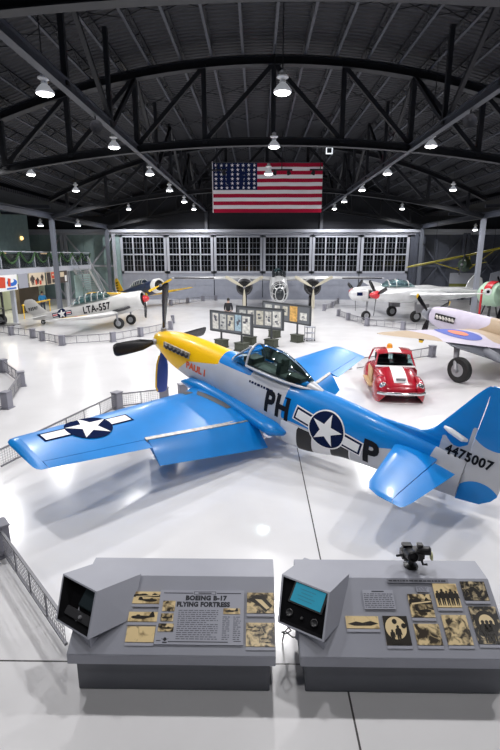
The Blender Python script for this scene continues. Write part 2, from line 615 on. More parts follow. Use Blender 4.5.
wb = MB(); wb.box((CX, YB + 0.35, 10.6), (64, 0.3, 6.8)); struct(wb.build('wall_back', M['wall_dark'], smooth=0))
for x0, x1, mt, nm in ((-31.3, -14.8, 'wall_teal', 'wall_back_left'), (16.35, 32, 'wall_bay', 'wall_back_right')):
    w = MB()
    w.box(((x0 + x1) / 2, YB + 0.3, 3.6), (x1 - x0, 0.3, 7.2))
    for k in range(int((x1 - x0) / 1.2)):
        w.box((x0 + 0.6 + 1.2 * k, YB + 0.13, 3.6), (0.1, 0.05, 7.2))
    struct(w.build(nm, M[mt], smooth=0))
w = MB(); w.box((-31.1, 22, 4.4), (0.3, 62, 8.8)); struct(w.build('wall_left', M['wall_teal'], smooth=0))
w = MB(); w.box((31.4, 22, 4.4), (0.3, 62, 8.8)); struct(w.build('wall_right', M['wall_bay'], smooth=0))
t = MB(); t.box((CX, YB - 0.12, 7.22), (62, 0.5, 0.32)); t.box((CX, YB - 0.02, 6.95), (62, 0.25, 0.2))
struct(t.build('trim_1', M['trim_light'], smooth=0, bevel=0.02))
t = MB(); t.box((CX, YB - 0.05, 0.08), (62, 0.2, 0.16)); struct(t.build('baseboard_back', M['wall_panel'], smooth=0))

# cross bracing of the two end bays
for x0, x1, mt in ((-20.6, -15.4, 'wall_teal'), (-26, -21, 'wall_teal'), (17.0, 22.0, 'wall_bay'), (22.4, 27.4, 'wall_bay')):
    b = MB()
    b.bar((x0, YB - 0.05, 0.3), (x1, YB - 0.05, 6.8), 0.16, 0.16)
    b.bar((x0, YB - 0.2, 6.8), (x1, YB - 0.2, 0.3), 0.16, 0.16)
    b.box((x0, YB - 0.1, 3.5), (0.3, 0.25, 7.0)); b.box((x1, YB - 0.1, 3.5), (0.3, 0.25, 7.0))
    b.bar((x0, YB - 0.1, 3.6), (x1, YB - 0.1, 3.6), 0.16, 0.2)
    struct(b.build('wall_brace', M[mt] if mt == 'wall_bay' else M['trim_light'], smooth=0))

# hangar door leaves with their window grids
edges = [-14.8, -9.75, -4.68, 0.63, 5.92, 11.1, 16.3]
for i in range(6):
    x0, x1 = edges[i] + 0.04, edges[i + 1] - 0.04
    d = bpy.data.objects.new('door_%d' % (i + 1), None); COL.objects.link(d); struct(d)
    d.location = ((x0 + x1) / 2, YB, 0)
    W = x1 - x0
    yo = 0.0 if i % 2 else 0.14
    p = MB()
    p.box((0, yo, 1.42), (W, 0.12, 2.84))
    for k in range(1, 5):
        p.box((-W / 2 + W * k / 5, yo - 0.07, 1.42), (0.05, 0.03, 2.8))
    p.box((0, yo - 0.07, 0.2), (W, 0.04, 0.4)); p.box((0, yo - 0.07, 1.55), (W, 0.03, 0.07))
    p.build('lower_panel', M['wall_panel'], d, smooth=0)
    fr = MB()
    for x in (-W / 2 + 0.13, W / 2 - 0.13):
        fr.box((x, yo - 0.03, 4.8), (0.26, 0.16, 3.96))
    fr.box((0, yo - 0.03, 2.93), (W, 0.16, 0.22)); fr.box((0, yo - 0.03, 6.68), (W, 0.16, 0.2))
    iw = W - 0.52
    for k in (1, 2, 3):
        fr.box((-iw / 2 + iw * k / 4, yo - 0.03, 4.8), (0.13, 0.12, 3.6))
    fr.box((0, yo - 0.03, 4.8), (iw, 0.12, 0.14))
    fr.build('window_frame', M['door_frame'], d, smooth=0)
    mu = MB()
    for k in range(4):
        for q in (1, 2):
            mu.box((-iw / 2 + iw * (k + q / 3) / 4, yo, 4.8), (0.035, 0.05, 3.6))
    for z0 in (3.04, 4.87):
        for q in (1, 2):
            mu.box((0, yo, z0 + 1.72 * q / 3), (iw, 0.05, 0.04))
    mu.build('window_muntin', M['muntin'], d, smooth=0)
    g = MB(); g.box((0, yo + 0.04, 4.8), (iw, 0.02, 3.7)); g.build('window_glass', M['night_glass'], d, smooth=0)

# ---- roof steel
def ibeam_ring(c, dz_dir, side, h, w, t):
    """I-section ring at c; dz_dir = up vector, side = width vector"""
    u, s = dz_dir, side
    pts = [(-w / 2, -h / 2), (w / 2, -h / 2), (w / 2, -h / 2 + t), (t / 2, -h / 2 + t), (t / 2, h / 2 - t), (w / 2, h / 2 - t), (w / 2, h / 2), (-w / 2, h / 2), (-w / 2, h / 2 - t), (-t / 2, h / 2 - t), (-t / 2, -h / 2 + t), (-w / 2, -h / 2 + t)]
    return [c + s * a + u * b for a, b in pts]

def truss(y):
    r = bpy.data.objects.new('roof_truss', None); COL.objects.link(r); struct(r); r.location = (CX, y, 0)
    for nm, zf, h, w in (('top_chord', Z_TOP, 0.36, 0.4), ('bottom_chord', Z_BOT, 0.34, 0.30)):
        m = MB()
        m.loft([ibeam_ring(V((x, 0, zf(x))), V((0, 0, 1)), V((0, 1, 0)), h, w, 0.035) for x in [-HALF + 2 * HALF * k / 44 for k in range(45)]])
        m.build(nm, M['steel'], r, smooth=0)
    X = [k * 3.05 for k in range(-5, 6)]
    for x in X:
        MB().bar((x, 0, Z_BOT(x)), (x, 0, Z_TOP(x)), 0.2, 0.2, up=(0, 1, 0)).build('post', M['steel'], r, smooth=0)
    for k in range(5):
        for sg in (-1, 1):
            a, b = sg * k * 3.05, sg * (k + 1) * 3.05
            MB().bar((a, 0, Z_TOP(a) - 0.1), (b, 0, Z_BOT(b) + 0.1), 0.18, 0.18, up=(0, 1, 0)).build('diagonal', M['steel'], r, smooth=0)
TR = (10.5, 23.0, 38.0, 51.8)
for y in TR:
    truss(y)

for dx in (-6.1, 6.1):
    r = bpy.data.objects.new('longitudinal_truss', None); COL.objects.link(r); struct(r); r.location = (CX + dx, 0, 0)
    z0, z1 = Z_BOT(dx) - 0.02, Z_TOP(dx)
    m = MB(); m.loft([ibeam_ring(V((0, y, z0)), V((0, 0, 1)), V((1, 0, 0)), 0.3, 0.22, 0.035) for y in (-6, 51.9)])
    m.build('bottom_chord', M['joist'], r, smooth=0)
    ys = [10.5 - 12.5 + 4.2 * k for k in range(13)]
    for i, y in enumerate(ys):
        MB().bar((0, y, z0), (0, y, z1 + 0.2), 0.16, 0.16, up=(0, 1, 0)).build('post', M['steel'], r, smooth=0)
        if i < len(ys) - 1:
            a, b = (z0, z1) if i % 2 else (z1, z0)
            MB().bar((0.05, y, a), (0.05, y + 4.2, b), 0.14, 0.14).build('diagonal', M['steel'], r, smooth=0)
for sg in (-1, 1):
    m = MB()
    x = CX + sg * HALF
    m.loft([ibeam_ring(V((x, y, 7.62)), V((0, 0, 1)), V((1, 0, 0)), 0.4, 0.34, 0.04) for y in (-6, 51.9)])
    struct(m.build('eave_girder', M['joist'], smooth=0))
    for y in (38.0, 51.7):
        c = bpy.data.objects.new('column', None); COL.objects.link(c); struct(c); c.location = (x, y, 0)
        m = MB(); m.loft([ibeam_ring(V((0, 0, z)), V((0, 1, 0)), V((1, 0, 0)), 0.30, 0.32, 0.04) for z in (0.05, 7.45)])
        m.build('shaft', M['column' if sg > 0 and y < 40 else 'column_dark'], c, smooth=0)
        MB().box((0, 0, 0.025), (0.6, 0.6, 0.05)).build('base_plate', M['column'], c, smooth=0)
    m = MB()
    m.bar((CX + sg * 6.1, YB - 0.1, 7.3), (CX + sg * 6.1, YB - 0.1, 9.2), 0.3, 0.3)
    struct(m.build('wall_post', M['joist'], smooth=0))
    # knee brace bars running out over the side aisle
    for y in (30.5, 38.0, 45.0):
        m = MB(); m.bar((x, y, 8.3), (x + sg * 9, y, 8.5), 0.2, 0.24); struct(m.build('aisle_beam', M['joist'], smooth=0))

k = -12
while k <= 12:
    dx = k * 1.333
    z0 = Z_TOP(dx) + 0.22
    r = bpy.data.objects.new('roof_joist', None); COL.objects.link(r); struct(r); r.location = (CX + dx, 0, 0)
    m = MB(); m.box((0, 22, z0), (0.11, 60, 0.06)); m.build('bottom_chord', M['joist'], r, smooth=0)
    m = MB()
    m.box((0, 22, z0 + 0.46), (0.1, 60, 0.05))
    n = 62
    for j in range(n):
        a, b = -8 + 60 * j / n, -8 + 60 * (j + 1) / n
        m.bar((0, a, z0 if j % 2 else z0 + 0.45), (0, b, z0 + 0.45 if j % 2 else z0), 0.035, 0.035, up=(1, 0, 0))
    m.build('web', M['steel'], r, smooth=0)
    k += 1
for y in (3.5, 7.0, 14.6, 18.8, 28, 33, 42.5, 47):
    m = MB()
    for k in range(-12, 12):
        a, b = k * 1.333, (k + 1) * 1.333
        m.bar((CX + a, y, Z_TOP(a) + 0.25), (CX + b, y, Z_TOP(b) + 0.66), 0.03, 0.03)
        m.bar((CX + a, y, Z_TOP(a) + 0.66), (CX + b, y, Z_TOP(b) + 0.25), 0.03, 0.03)
    struct(m.build('roof_bridging', M['steel'], smooth=0))

# ------------------------------------------------------------------ lamps
lamp_proto = None
def lamp(x, y, z, label, ztop=None, power=420, group='lit high bay lamps'):
    global lamp_proto
    r = thing('high_bay_lamp', label, 'lamp', (x, y, z), group=group)
    MB().lathe([(0.20, 0.0), (0.255, 0.02), (0.25, 0.08), (0.14, 0.22), (0.09, 0.26)], n=20).build('lamp_shade', M['lamp_shade'], r)
    MB().lathe([(0.08, 0.26), (0.10, 0.30), (0.07, 0.34), (0.17, 0.40), (0.17, 0.44), (0.09, 0.48), (0.09, 0.56), (0.04, 0.60)], n=16).build('ballast_housing', M['lamp_body'], r)
    MB().lathe([(0.05, -0.04), (0.17, -0.03), (0.235, 0.012), (0.05, 0.014)], n=20).build('lens', M['lamp_lens'], r)
    zt = (ztop if ztop else Z_DECK(x - CX)) - z
    MB().tube([(0, 0, 0.58), (0, 0, zt)], 0.018, 6).build('hanging_rod', M['steel'], r)
    if power:
        l = bpy.data.lights.new('lamp_light', 'SPOT')
        l.energy = power
        l.spot_size = math.radians(165)
        l.spot_blend = 0.6
        l.shadow_soft_size = 0.22
        l.color = (1.0, 0.985, 0.99)
        lo = bpy.data.objects.new('lamp_light', l); COL.objects.link(lo)
        lo.location = (0, 0, -0.3)
        lo.parent = r
    return r
rows = [(1.2, 'behind the viewpoint', [(-6.1, 'left'), (0.7, 'middle'), (7.4, 'right')]),
        (8.1, 'over the display desks, above the view', [(-6.1, 'left'), (0.7, 'middle'), (7.4, 'right')]),
        (15.0, 'in the nearest row in view', [(-6.1, 'at its left end'), (0.71, 'largest, straight above the flag'), (7.4, 'beyond the right edge')]),
        (21.9, 'in the second row back', [(-13, 'beyond the left edge'), (-6.15, 'on the left'), (0.71, 'just above the flag top'), (7.38, 'on the right'), (14, 'beyond the right edge')]),
        (28.8, 'in the third row back', [(-12.97, 'nearest the left edge'), (-6.14, 'left of the flag'), (0.64, 'hanging in front of the flag'), (7.38, 'right of the flag'), (14.1, 'beyond the right edge')]),
        (35.7, 'in the fourth row back', [(-12.98, 'well left of the flag'), (-6.26, 'between flag and the left beam'), (7.44, 'between flag and the right beam'), (13.85, 'above the right column')]),
        (43.0, 'in the fifth row back', [(-6.31, 'just left of the flag'), (7.49, 'just right of the flag')]),
        (49.6, 'in the last row by the doors', [(-12.87, 'farthest left above the doors'), (-6.33, 'close to the left wall post'), (7.7, 'close to the right wall post'), (14.4, 'farthest right above the doors')])]
for y, rn, cs in rows:
    for x, cn in cs:
        lamp(x, y, 9.14, 'high bay lamp %s, %s' % (rn, cn), power=1150 if y > 25 else 1040 if y > 12 else 960 if y > 5 else 300)
for x, y, z, lb in ((-19.0, 43.0, 7.2, 'small lit lamp over the gallery, left of the column'), (-15.7, 43.0, 7.2, 'small lit lamp right of the left column'), (20.7, 47, 7.0, 'small lit lamp beyond the right column')):
    lamp(x, y, z, lb, ztop=8.8 if abs(x - CX) > HALF else None, power=260, group='small lamps over the side aisles')
# ------------------------------------------------------------------ blue and silver fighter (centre)
BLUE = (0.001, 0.205, 0.60)
M['fighter_blue'] = pbr('bright blue paint', BLUE, 0.34, 0.0, 0.07, 1.6, coat=0.15)
M['walk_grey'] = pbr('walkway strip', (0.10, 0.105, 0.115), 0.8)
M['gap_metal'] = pbr('bare metal gap', (0.42, 0.40, 0.37), 0.45, 0.5, 0.25, 9)
M['orange_red'] = pbr('orange red letters', (0.75, 0.10, 0.02), 0.5)
M['blade_blue'] = pbr('blue blade colour', (0.010, 0.045, 0.30), 0.3)  # downward blade alone is blue with a yellow edge; the others are black
M['cockpit_glass'] = glass('fighter canopy glass', (0.80, 0.92, 0.91), 0.42)
M['seat'] = pbr('cockpit interior', (0.06, 0.075, 0.065), 0.7)
SILV = (0.50, 0.51, 0.545)
YEL = (0.90, 0.52, 0.004)

def Ly(x):
    return lin([(1.29, -3), (1.30, -0.62), (1.95, -0.06), (3.0, 0.2), (3.3, 0.25)], x)
def Lb(x):
    return lin([(5.2, -0.34), (6.9, -0.30), (7.4, -0.12), (8.0, 0.08), (8.60, 0.10), (8.66, 2.0), (9.3, 2.0)], x)
f_yel = lambda p: min(3.02 - p.x, p.z - Ly(p.x))
f_blue = lambda p: max(min(p.x - 3.02, 4.1 - p.x, p.z - 0.26), min(p.x - 5.22, p.z - Lb(p.x)))
f_white = lambda p: min(p.x - 5.25, 7.02 - p.x, -0.37 - p.z)
f_black = lambda p: min(-0.38 - p.z, max(min(p.x - 5.70, 6.10 - p.x), min(p.x - 6.56, 6.99 - p.x)))
M['fighter_skin'] = layered('fighter fuselage paint', SILV, [('white_band', (0.78, 0.78, 0.79)), ('black_band', (0.015, 0.015, 0.018)), ('blue_area', BLUE), ('yellow_nose', YEL)], 0.38, 0.0, 0.1, 0.04)
def f_fin(p):
    silver = min(p.x - 8.63, 0.62 + 0.10 * math.sin(9 * p.x) - p.z)
    tab = min(p.x - 9.09, 1.0 - p.z)
    return -max(silver, tab)
f_rud = lambda p: max(0.5 - math.hypot(p.x - 9.5, p.z - 1.2), p.z - 1.2, 0.43 - math.hypot(p.x - 9.52, p.z + 0.40))
M['fin_skin'] = layered('fin paint', SILV, [('blue_area', BLUE)], 0.35, 0, 0.3, 0.04)

XO, ZO = 2.7, -1.80        # body point that becomes the root's origin (between the main wheels)
org = Matrix.Rotation(0.0144, 4, 'Z') @ V((-2.8271, 13.9865, 2.3))
fr0 = plane_frame(org, 2.4226 + 0.0144, 0.1785, -0.0117)
P51 = lambda p: V((-(p.x - XO), p.y, p.z - ZO))
fr = fr0 @ Matrix.Translation((-XO, 0, ZO))
ft = thing('fighter_plane', 'blue and silver fighter plane with yellow nose in the middle of the hall', 'airplane', mat=fr)

F = MB()
FT = [(0.60, 0.335, -0.36, 0.345), (1.0, 0.42, -0.54, 0.40), (1.5, 0.47, -0.66, 0.42), (2.2, 0.50, -0.76, 0.44), (3.0, 0.51, -0.84, 0.455), (3.6, 0.50, -0.92, 0.46),
      (4.2, 0.485, -1.04, 0.46), (5.0, 0.49, -1.12, 0.455), (5.6, 0.50, -1.10, 0.44), (6.2, 0.49, -0.97, 0.41), (6.8, 0.475, -0.78, 0.37), (7.5, 0.44, -0.68, 0.315), (8.3, 0.40, -0.58, 0.23), (9.16, 0.33, -0.47, 0.09)]
fuselage(F, FT, 110, 64, 2.15)
fb = F.bvh()
fus = F.build('fuselage', M['fighter_skin'], ft, P51, 50, dict(yellow_nose=f_yel, blue_area=f_blue, white_band=f_white, black_band=f_black))

# spinner and propeller
sp = MB(); sp.lathe([(0.0, 0.0), (0.07, 0.015), (0.15, 0.08), (0.24, 0.22), (0.30, 0.38), (0.335, 0.58), (0.30, 0.60)], (0, 0, -0.01), (1, 0, 0), 32)
spin = sp.build('spinner', M['yellow'], ft, P51, 50)
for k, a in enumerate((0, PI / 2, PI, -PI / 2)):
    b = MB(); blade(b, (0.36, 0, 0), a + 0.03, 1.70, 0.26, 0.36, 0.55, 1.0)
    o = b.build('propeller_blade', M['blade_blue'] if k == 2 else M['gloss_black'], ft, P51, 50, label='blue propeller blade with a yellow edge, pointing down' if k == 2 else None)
    if k == 2:
        e = MB()
        pth = []
        for j in range(9):
            r = 0.5 + 1.15 * j / 8
            t = (r - 0.26) / 1.44
            w = 0.36 * lin([(0.0, 0.3), (0.12, 0.45), (0.35, 0.9), (0.6, 1.0), (0.92, 1.0), (1.0, 0.5)], t) / 2
            aa = 0.55 * (1.25 - 0.7 * t)
            rd, tg = V((0, math.sin(a + .03), math.cos(a + .03))), V((0, math.cos(a + .03), -math.sin(a + .03)))
            pth.append(V((0.36, 0, 0)) + rd * r - (tg * math.cos(aa) + V((1, 0, 0)) * math.sin(aa)) * w)
        e.tube(pth, 0.028, 8); e.build('blade_edge', M['yellow'], o, P51)
    cu = MB(); rd = V((0, math.sin(a + .03), math.cos(a + .03)))
    cu.lathe([(0.085, 0.2), (0.085, 0.37), (0.06, 0.40)], V((0.36, 0, 0)), rd, 14).build('blade_cuff', M['grey_metal'], o, P51)

# exhaust stacks
for sg in (1, -1):
    ex = MB(); ex.box((1.45, sg * 0.425, 0.10), (1.06, 0.06, 0.16)); 
    pl = ex.build('exhaust_panel', M['gap_metal'], ft, P51, 0)
    for k in range(6):
        e = MB(); x = 1.03 + 0.165 * k
        e.tube([(x, sg * 0.42, 0.12), (x + 0.05, sg * 0.50, 0.12), (x + 0.13, sg * 0.53, 0.10)], [0.055, 0.058, 0.05], 10)
        e.build('exhaust_stub', M['dark_metal'], pl, P51)

# canopy
def arch(x, zt, hw, zb=0.46, n=18, e=2.0):
    return [V((x, hw * math.copysign(abs(math.cos(t)) ** (2 / e), math.cos(t)), zb + (zt - zb) * abs(math.sin(t)) ** (2 / e))) for t in [PI * k / n for k in range(n + 1)]]
g = MB()
CT = [(3.92, 0.98, 0.345), (4.2, 1.03, 0.355), (4.6, 1.02, 0.36), (5.0, 0.92, 0.335), (5.4, 0.74, 0.25), (5.72, 0.56, 0.11)]
g.loft([arch(x, *interp(CT, x)) for x in [3.92 + 1.8 * k / 20 for k in range(21)]], cap0=False, cap1=False, wrap=False)
can = g.build('canopy', M['cockpit_glass'], ft, P51, 60)
ws = MB()
ws.loft([arch(3.42, 0.56, 0.30, 0.44, 10), arch(3.92, 0.98, 0.345, 0.46, 10)], cap0=False, cap1=False, wrap=False)
wsh = ws.build('windshield', M['cockpit_glass'], ft, P51, 60)
fm = MB()
fm.tube(arch(3.92, 0.985, 0.35), 0.028, 8)
fm.tube([V((3.40, 0.16, 0.53)), V((3.90, 0.20, 0.94))], 0.022, 6)
fm.tube([V((3.40, -0.16, 0.53)), V((3.90, -0.20, 0.94))], 0.022, 6)
fm.tube(arch(3.42, 0.56, 0.31, 0.44), 0.022, 6)
fm.build('windshield_frame', M['silver'], wsh, P51)
cr = MB()
for sg in (1, -1):
    cr.tube([V((x, sg * (interp(CT, x)[1] + 0.012), 0.47)) for x in [3.94 + 1.76 * k / 16 for k in range(17)]], [0.035] * 15 + [0.03, 0.02], 8)
cr.loft([arch(5.60, 0.62, 0.175, 0.45), arch(5.95, 0.51, 0.06, 0.45)], cap0=False, cap1=False, wrap=False)
cr.build('canopy_rail', M['silver'], can, P51, 50)
ck = MB(); ck.box((4.55, 0, 0.492), (1.5, 0.54, 0.02)); ck.box((4.75, 0, 0.62), (0.12, 0.34, 0.34)); ck.box((4.8, 0, 0.80), (0.1, 0.22, 0.14)); ck.box((3.86, 0, 0.56), (0.3, 0.46, 0.14)); ck.box((5.2, 0, 0.54), (0.4, 0.3, 0.1))
ck.build('cockpit_interior', M['seat'], ft, P51, 0, bevel=0.015)

# wings
ZW = lambda y: -0.78 + 0.0872 * abs(y)
LE = lambda y: lin([(0.0, 2.2), (0.45, 2.22), (0.95, 2.45), (5.5, 2.92)], abs(y))
TE = lambda y: lin([(0.0, 5.02), (3.42, 4.42), (5.5, 4.14)], abs(y))
YS = (0.0, 0.45, 0.95, 2.0, 3.42, 4.5, 5.2, 5.43)
for sg, sd in ((1, 'near'), (-1, 'far')):
    th = lambda y: 0.135 - 0.004 * y
    st = [(sg * y, LE(y), TE(y), ZW(y), th(y)) for y in YS]
    # inner wing ends at the flap hinge, outer at the aileron hinge
    w = MB()
    st2 = [(y, xl, xl + (xt - xl) * 0.835, z, t * (1 / 0.835)) for y, xl, xt, z, t in st]
    rings = []
    for i in range(len(st) - 1):
        for k in range(6):
            rings.append([a + (b - a) * k / 6 for a, b in zip(st[i], st[i + 1])])
    rings.append(list(st[-1]))
    w.loft([[V((xl + px * (xt - xl), y, z + pz * (xt - xl))) for px, pz in naca(t, 16, 0.0, 0.835)] for y, xl, xt, z, t in rings])
    wv = w.bvh()
    wo = w.build('wing', M['fighter_blue'], ft, P51, 40)
    # aileron
    a = MB()
    ys = [3.46, 4.2, 5.0, 5.42]
    a.loft([[V((LE(y) + px * (TE(y) - LE(y)), sg * y, ZW(y) + pz * (TE(y) - LE(y)))) for px, pz in naca(th(y), 5, 0.842, 1.0)] for y in ys])
    a.build('aileron', M['fighter_blue'], ft, P51, 30)
    tp = MB(); wing(tp, [(sg * 5.43, 2.915, 4.15, ZW(5.43), 0.112), (sg * 5.54, 2.93, 4.14, ZW(5.54), 0.09), (sg * 5.60, 3.0, 4.08, ZW(5.60), 0.05), (sg * 5.62, 3.1, 3.98, ZW(5.62), 0.02)], n=12, sub=3)
    tp.build('wing_tip', M['fighter_blue'], wo, P51, 40)
    # lowered flap
    fl = MB()
    ring = []
    for y in (0.55, 1.5, 2.5, 3.40):
        c = TE(y) - LE(y)
        hx, hz = LE(y) + 0.85 * c, ZW(y) + 0.012
        d = math.radians(40)
        L = 0.76 - 0.06 * y
        r = []
        for px, pz in ((0, 0.045), (0.25, 0.055), (0.6, 0.03), (1, 0.006), (1, -0.006), (0.6, -0.02), (0.25, -0.045), (0, -0.05)):
            r.append(V((hx + L * px * math.cos(d) + pz * math.sin(d), sg * y, hz - L * px * math.sin(d) + pz * math.cos(d))))
        ring.append(r)
    fl.loft(ring)
    flo = fl.build('flap', M['fighter_blue'], ft, P51, 40)
    gp = MB(); gp.loft([[V((LE(y) + (TE(y) - LE(y)) * u, sg * y, ZW(y) + dz)) for u, dz in ((0.815, 0.075), (0.855, 0.055), (0.855, 0.0), (0.815, 0.0))] for y in (0.5, 1.5, 2.5, 3.43)])
    gp.build('flap_gap_strip', M['gap_metal'], flo, P51, 0)
    if sg > 0:
        pc = MB(); pc.box((LE(0.95) + 2.25, 0.98, -0.92), (0.14, 0.1, 0.012), Matrix.Rotation(math.radians(40), 3, 'Y')); 
        pc.build('step_plate', M['silver'], flo, P51, 0)
    d = Decal()
    d.poly([(2.78, sg * 0.78), (3.9, sg * 0.62), (3.9, sg * 0.84), (2.95, sg * 0.98)] if sg > 0 else rect(3.0, -1.0, 3.9, -0.8), 2, 0.004)
    d.poly(rect(2.52, sg * 0.95, 2.82, sg * 1.22), 2, 0.004)
    d.build('walkway_strip', [M['white'], M['navy'], M['walk_grey']], on_top(wv), wo, P51, 0.1, label='dark grey walkway strip')
    if sg > 0:
        d = Decal()
        S = 0.46
        cx, cy = 3.27, 4.16
        def tr(pts): return [(cx - y, cy + x) for x, y in pts]     # star's top towards the leading edge
        e = 0.045
        d.poly(tr(rect(-2 * S - e, -0.25 * S - e, 2 * S + e, 0.25 * S + e)), 1, 0.004)
        d.poly(tr(rect(-2 * S, -0.25 * S, -S * 0.9, 0.25 * S)), 0, 0.007)
        d.poly(tr(rect(S * 0.9, -0.25 * S, 2 * S, 0.25 * S)), 0, 0.007)
        d.poly(tr(circ(S)), 1, 0.009)
        d.poly(tr(star_pts(S * 0.98)), 0, 0.012)
        d.build('star_insignia', [M['white'], M['navy']], on_top(wv), wo, P51, 0.09, label='white star with bars on a navy disc')
    # wing root fairing
    fa = MB()
    pts = [(1.75, 0.40, -0.72, 0.05, 0.03), (2.1, 0.44, -0.62, 0.16, 0.14), (2.6, 0.47, -0.60, 0.2, 0.2), (3.4, 0.46, -0.60, 0.2, 0.18), (4.2, 0.47, -0.62, 0.24, 0.17), (4.8, 0.50, -0.64, 0.26, 0.16), (5.15, 0.52, -0.66, 0.27, 0.16), (5.42, 0.47, -0.68, 0.08, 0.05)]
    fa.loft([[V((x, sg * (y + ry * math.cos(t)), z + rz * math.sin(t))) for t in [2 * PI * k / 16 for k in range(16)]] for x, y, z, ry, rz in pts])
    fa.build('wing_root_fairing', M['fighter_blue'], ft, P51, 60)
    # main gear
    lg = MB(); lg.tube([(2.62, sg * 1.80, -0.6), (2.68, sg * 1.80, -1.4)], [0.07, 0.05], 12)
    lo = lg.build('gear_leg', M['grey_metal'], ft, P51)
    MB().box((2.6, sg * 1.92, -1.05), (0.5, 0.02, 0.8)).build('gear_door', M['silver'], lo, P51, 0)
    wheel_parts(V((2.7, sg * 1.72, -1.45)), (0, 1, 0), 0.345, 0.22, ft, P51)

# tail
ST = [(0.08, 7.84, 9.12, 0.13, 0.09), (0.4, 7.90, 9.10, 0.13, 0.09), (1.85, 8.17, 8.94, 0.13, 0.085), (2.05, 8.27, 8.90, 0.13, 0.07), (2.13, 8.45, 8.86, 0.13, 0.03)]
for sg in (1, -1):
    s = MB()
    rr = []
    for i in range(len(ST) - 1):
        for k in range(5):
            rr.append([a + (b - a) * k / 5 for a, b in zip(ST[i], ST[i + 1])])
    rr.append(ST[-1])
    s.loft([[V((xl + px * (xt - xl), sg * y, z + pz * (xt - xl))) for px, pz in naca(t, 12, 0, 0.66)] for y, xl, xt, z, t in rr])
    so = s.build('tailplane', M['fighter_blue'], ft, P51, 40)
    e = MB()
    e.loft([[V((xl + px * (xt - xl), sg * y, z + pz * (xt - xl))) for px, pz in naca(t, 6, 0.675, 1.0)] for y, xl, xt, z, t in rr if y > 0.3])
    e.build('elevator', M['fighter_blue'], so, P51, 30)
fn = MB()
FS = [(0.28, 6.6, 9.155, 0, 0.035), (0.45, 7.25, 9.155, 0, 0.045), (0.54, 8.2, 9.155, 0, 0.08), (0.66, 8.42, 9.155, 0, 0.1), (1.13, 8.70, 9.16, 0, 0.12), (1.60, 8.97, 9.17, 0, 0.14), (1.76, 9.08, 9.18, 0, 0.12), (1.81, 9.13, 9.18, 0, 0.05)]
rr = []
for i in range(len(FS) - 1):
    for k in range(8):
        rr.append([a + (b - a) * k / 8 for a, b in zip(FS[i], FS[i + 1])])
rr.append(FS[-1])
fn.loft([[V((xl + px * (xt - xl), (pz if pz > 0 else pz * 1.53) * (xt - xl), z)) for px, pz in naca(t, 14, 0, 0.72)] for z, xl, xt, _, t in [(a_, b_, b_ + (c_ - b_) / 0.72, d_, t_ * 0.8) for a_, b_, c_, d_, t_ in rr]])
fin = fn.build('fin', M['fin_skin'], ft, P51, 45, dict(blue_area=f_fin))
ru = MB()
RS = [(-0.47, 9.17, 9.30), (-0.40, 9.17, 9.58), (-0.25, 9.17, 9.74), (-0.12, 9.17, 9.81), (0.2, 9.17, 9.83), (0.6, 9.17, 9.84), (1.1, 9.18, 9.82), (1.5, 9.19, 9.74), (1.74, 9.17, 9.62), (1.83, 9.18, 9.48)]
rr = []
for i in range(len(RS) - 1):
    for k in range(6):
        rr.append([a + (b - a) * k / 6 for a, b in zip(RS[i], RS[i + 1])])
rr.append(RS[-1])
ru.loft([[V((x0 + (x1 - x0) * j / 10, s * 0.052 * (1 - 0.93 * j / 10) * (1.0 if z < 0.9 else max(0.4, 1 - 0.7 * (z - 0.9))), z)) for j, s in [(j, 1) for j in range(11)] + [(j, -1) for j in range(10, -1, -1)]] for z, x0, x1 in rr])
rv = ru.bvh()
rud = ru.build('rudder', M['fin_skin'], ft, P51, 45, dict(blue_area=f_rud))
tl = MB(); tl.tube([(8.62, 0.03, 0.80), (8.74, 0.10, 0.80), (9.0, 0.12, 0.74), (9.06, 0.06, 0.72)], [0.03, 0.055, 0.055, 0.03], 10)  # small white tube-shaped bulge on the port side of the fin
tl.build('fin_bulge', M['white'], fin, P51, label='white bulge on the fin')
tw = MB(); tw.tube([(7.75, 0, -0.5), (7.83, 0, -0.74)], 0.05, 10); two = tw.build('tail_gear_leg', M['grey_metal'], ft, P51)
wheel_parts(V((7.86, 0, -0.745)), (0, 1, 0), 0.16, 0.1, two, P51)

# markings on the port side
side = on_side(fb, 3)
S = 0.395
def at(cx, cz, fn, sh=0.0):
    return lambda u, w, off: fn(u + cx + sh * w, w + cz, off)
d2 = Decal()
rot = -0.12
c_, n_ = math.cos(rot), math.sin(rot)
def R2(pts): return [(x * c_ - y * n_, x * n_ + y * c_) for x, y in pts]
for grow, mi, off in ((0.075, 0, 0.004), (0.045, 1, 0.007)):
    d2.poly(R2(rect(-2 * S - grow, -0.25 * S - grow, 2 * S + grow, 0.25 * S + grow)), mi, off)
for grow, mi, off in ((0.05, 0, 0.010), (0.02, 1, 0.013)):
    d2.poly(circ(S + grow), mi, off)
d2.poly(R2(rect(-2 * S, -0.25 * S, -S * 0.97, 0.25 * S)), 0, 0.010)
d2.poly(R2(rect(S * 0.97, -0.25 * S, 2 * S, 0.25 * S)), 0, 0.010)
d2.poly(circ(S), 1, 0.014)
d2.poly(R2(star_pts(S * 0.97)), 0, 0.018)
d2.build('star_insignia', [M['white'], M['navy']], at(6.42, -0.16, side), fus, P51, 0.07, label='white star with bars on a navy disc')
for tx, cx, cz in (('PH', 5.06, -0.10), ('P', 7.47, -0.24)):
    d = Decal(); d.text(tx, 0.70, 0, 0.006, bold=0.03, sx=0.80 if tx == 'PH' else 0.95, spacing=1.12, shear=-0.08)
    d.build('code_letters', M['letter_black'], at(cx, cz, side), fus, P51, 0.08)
d = Decal(); d.text('PAUL I', 0.25, 0, 0.006, bold=0.012, sx=1.05, spacing=1.02)
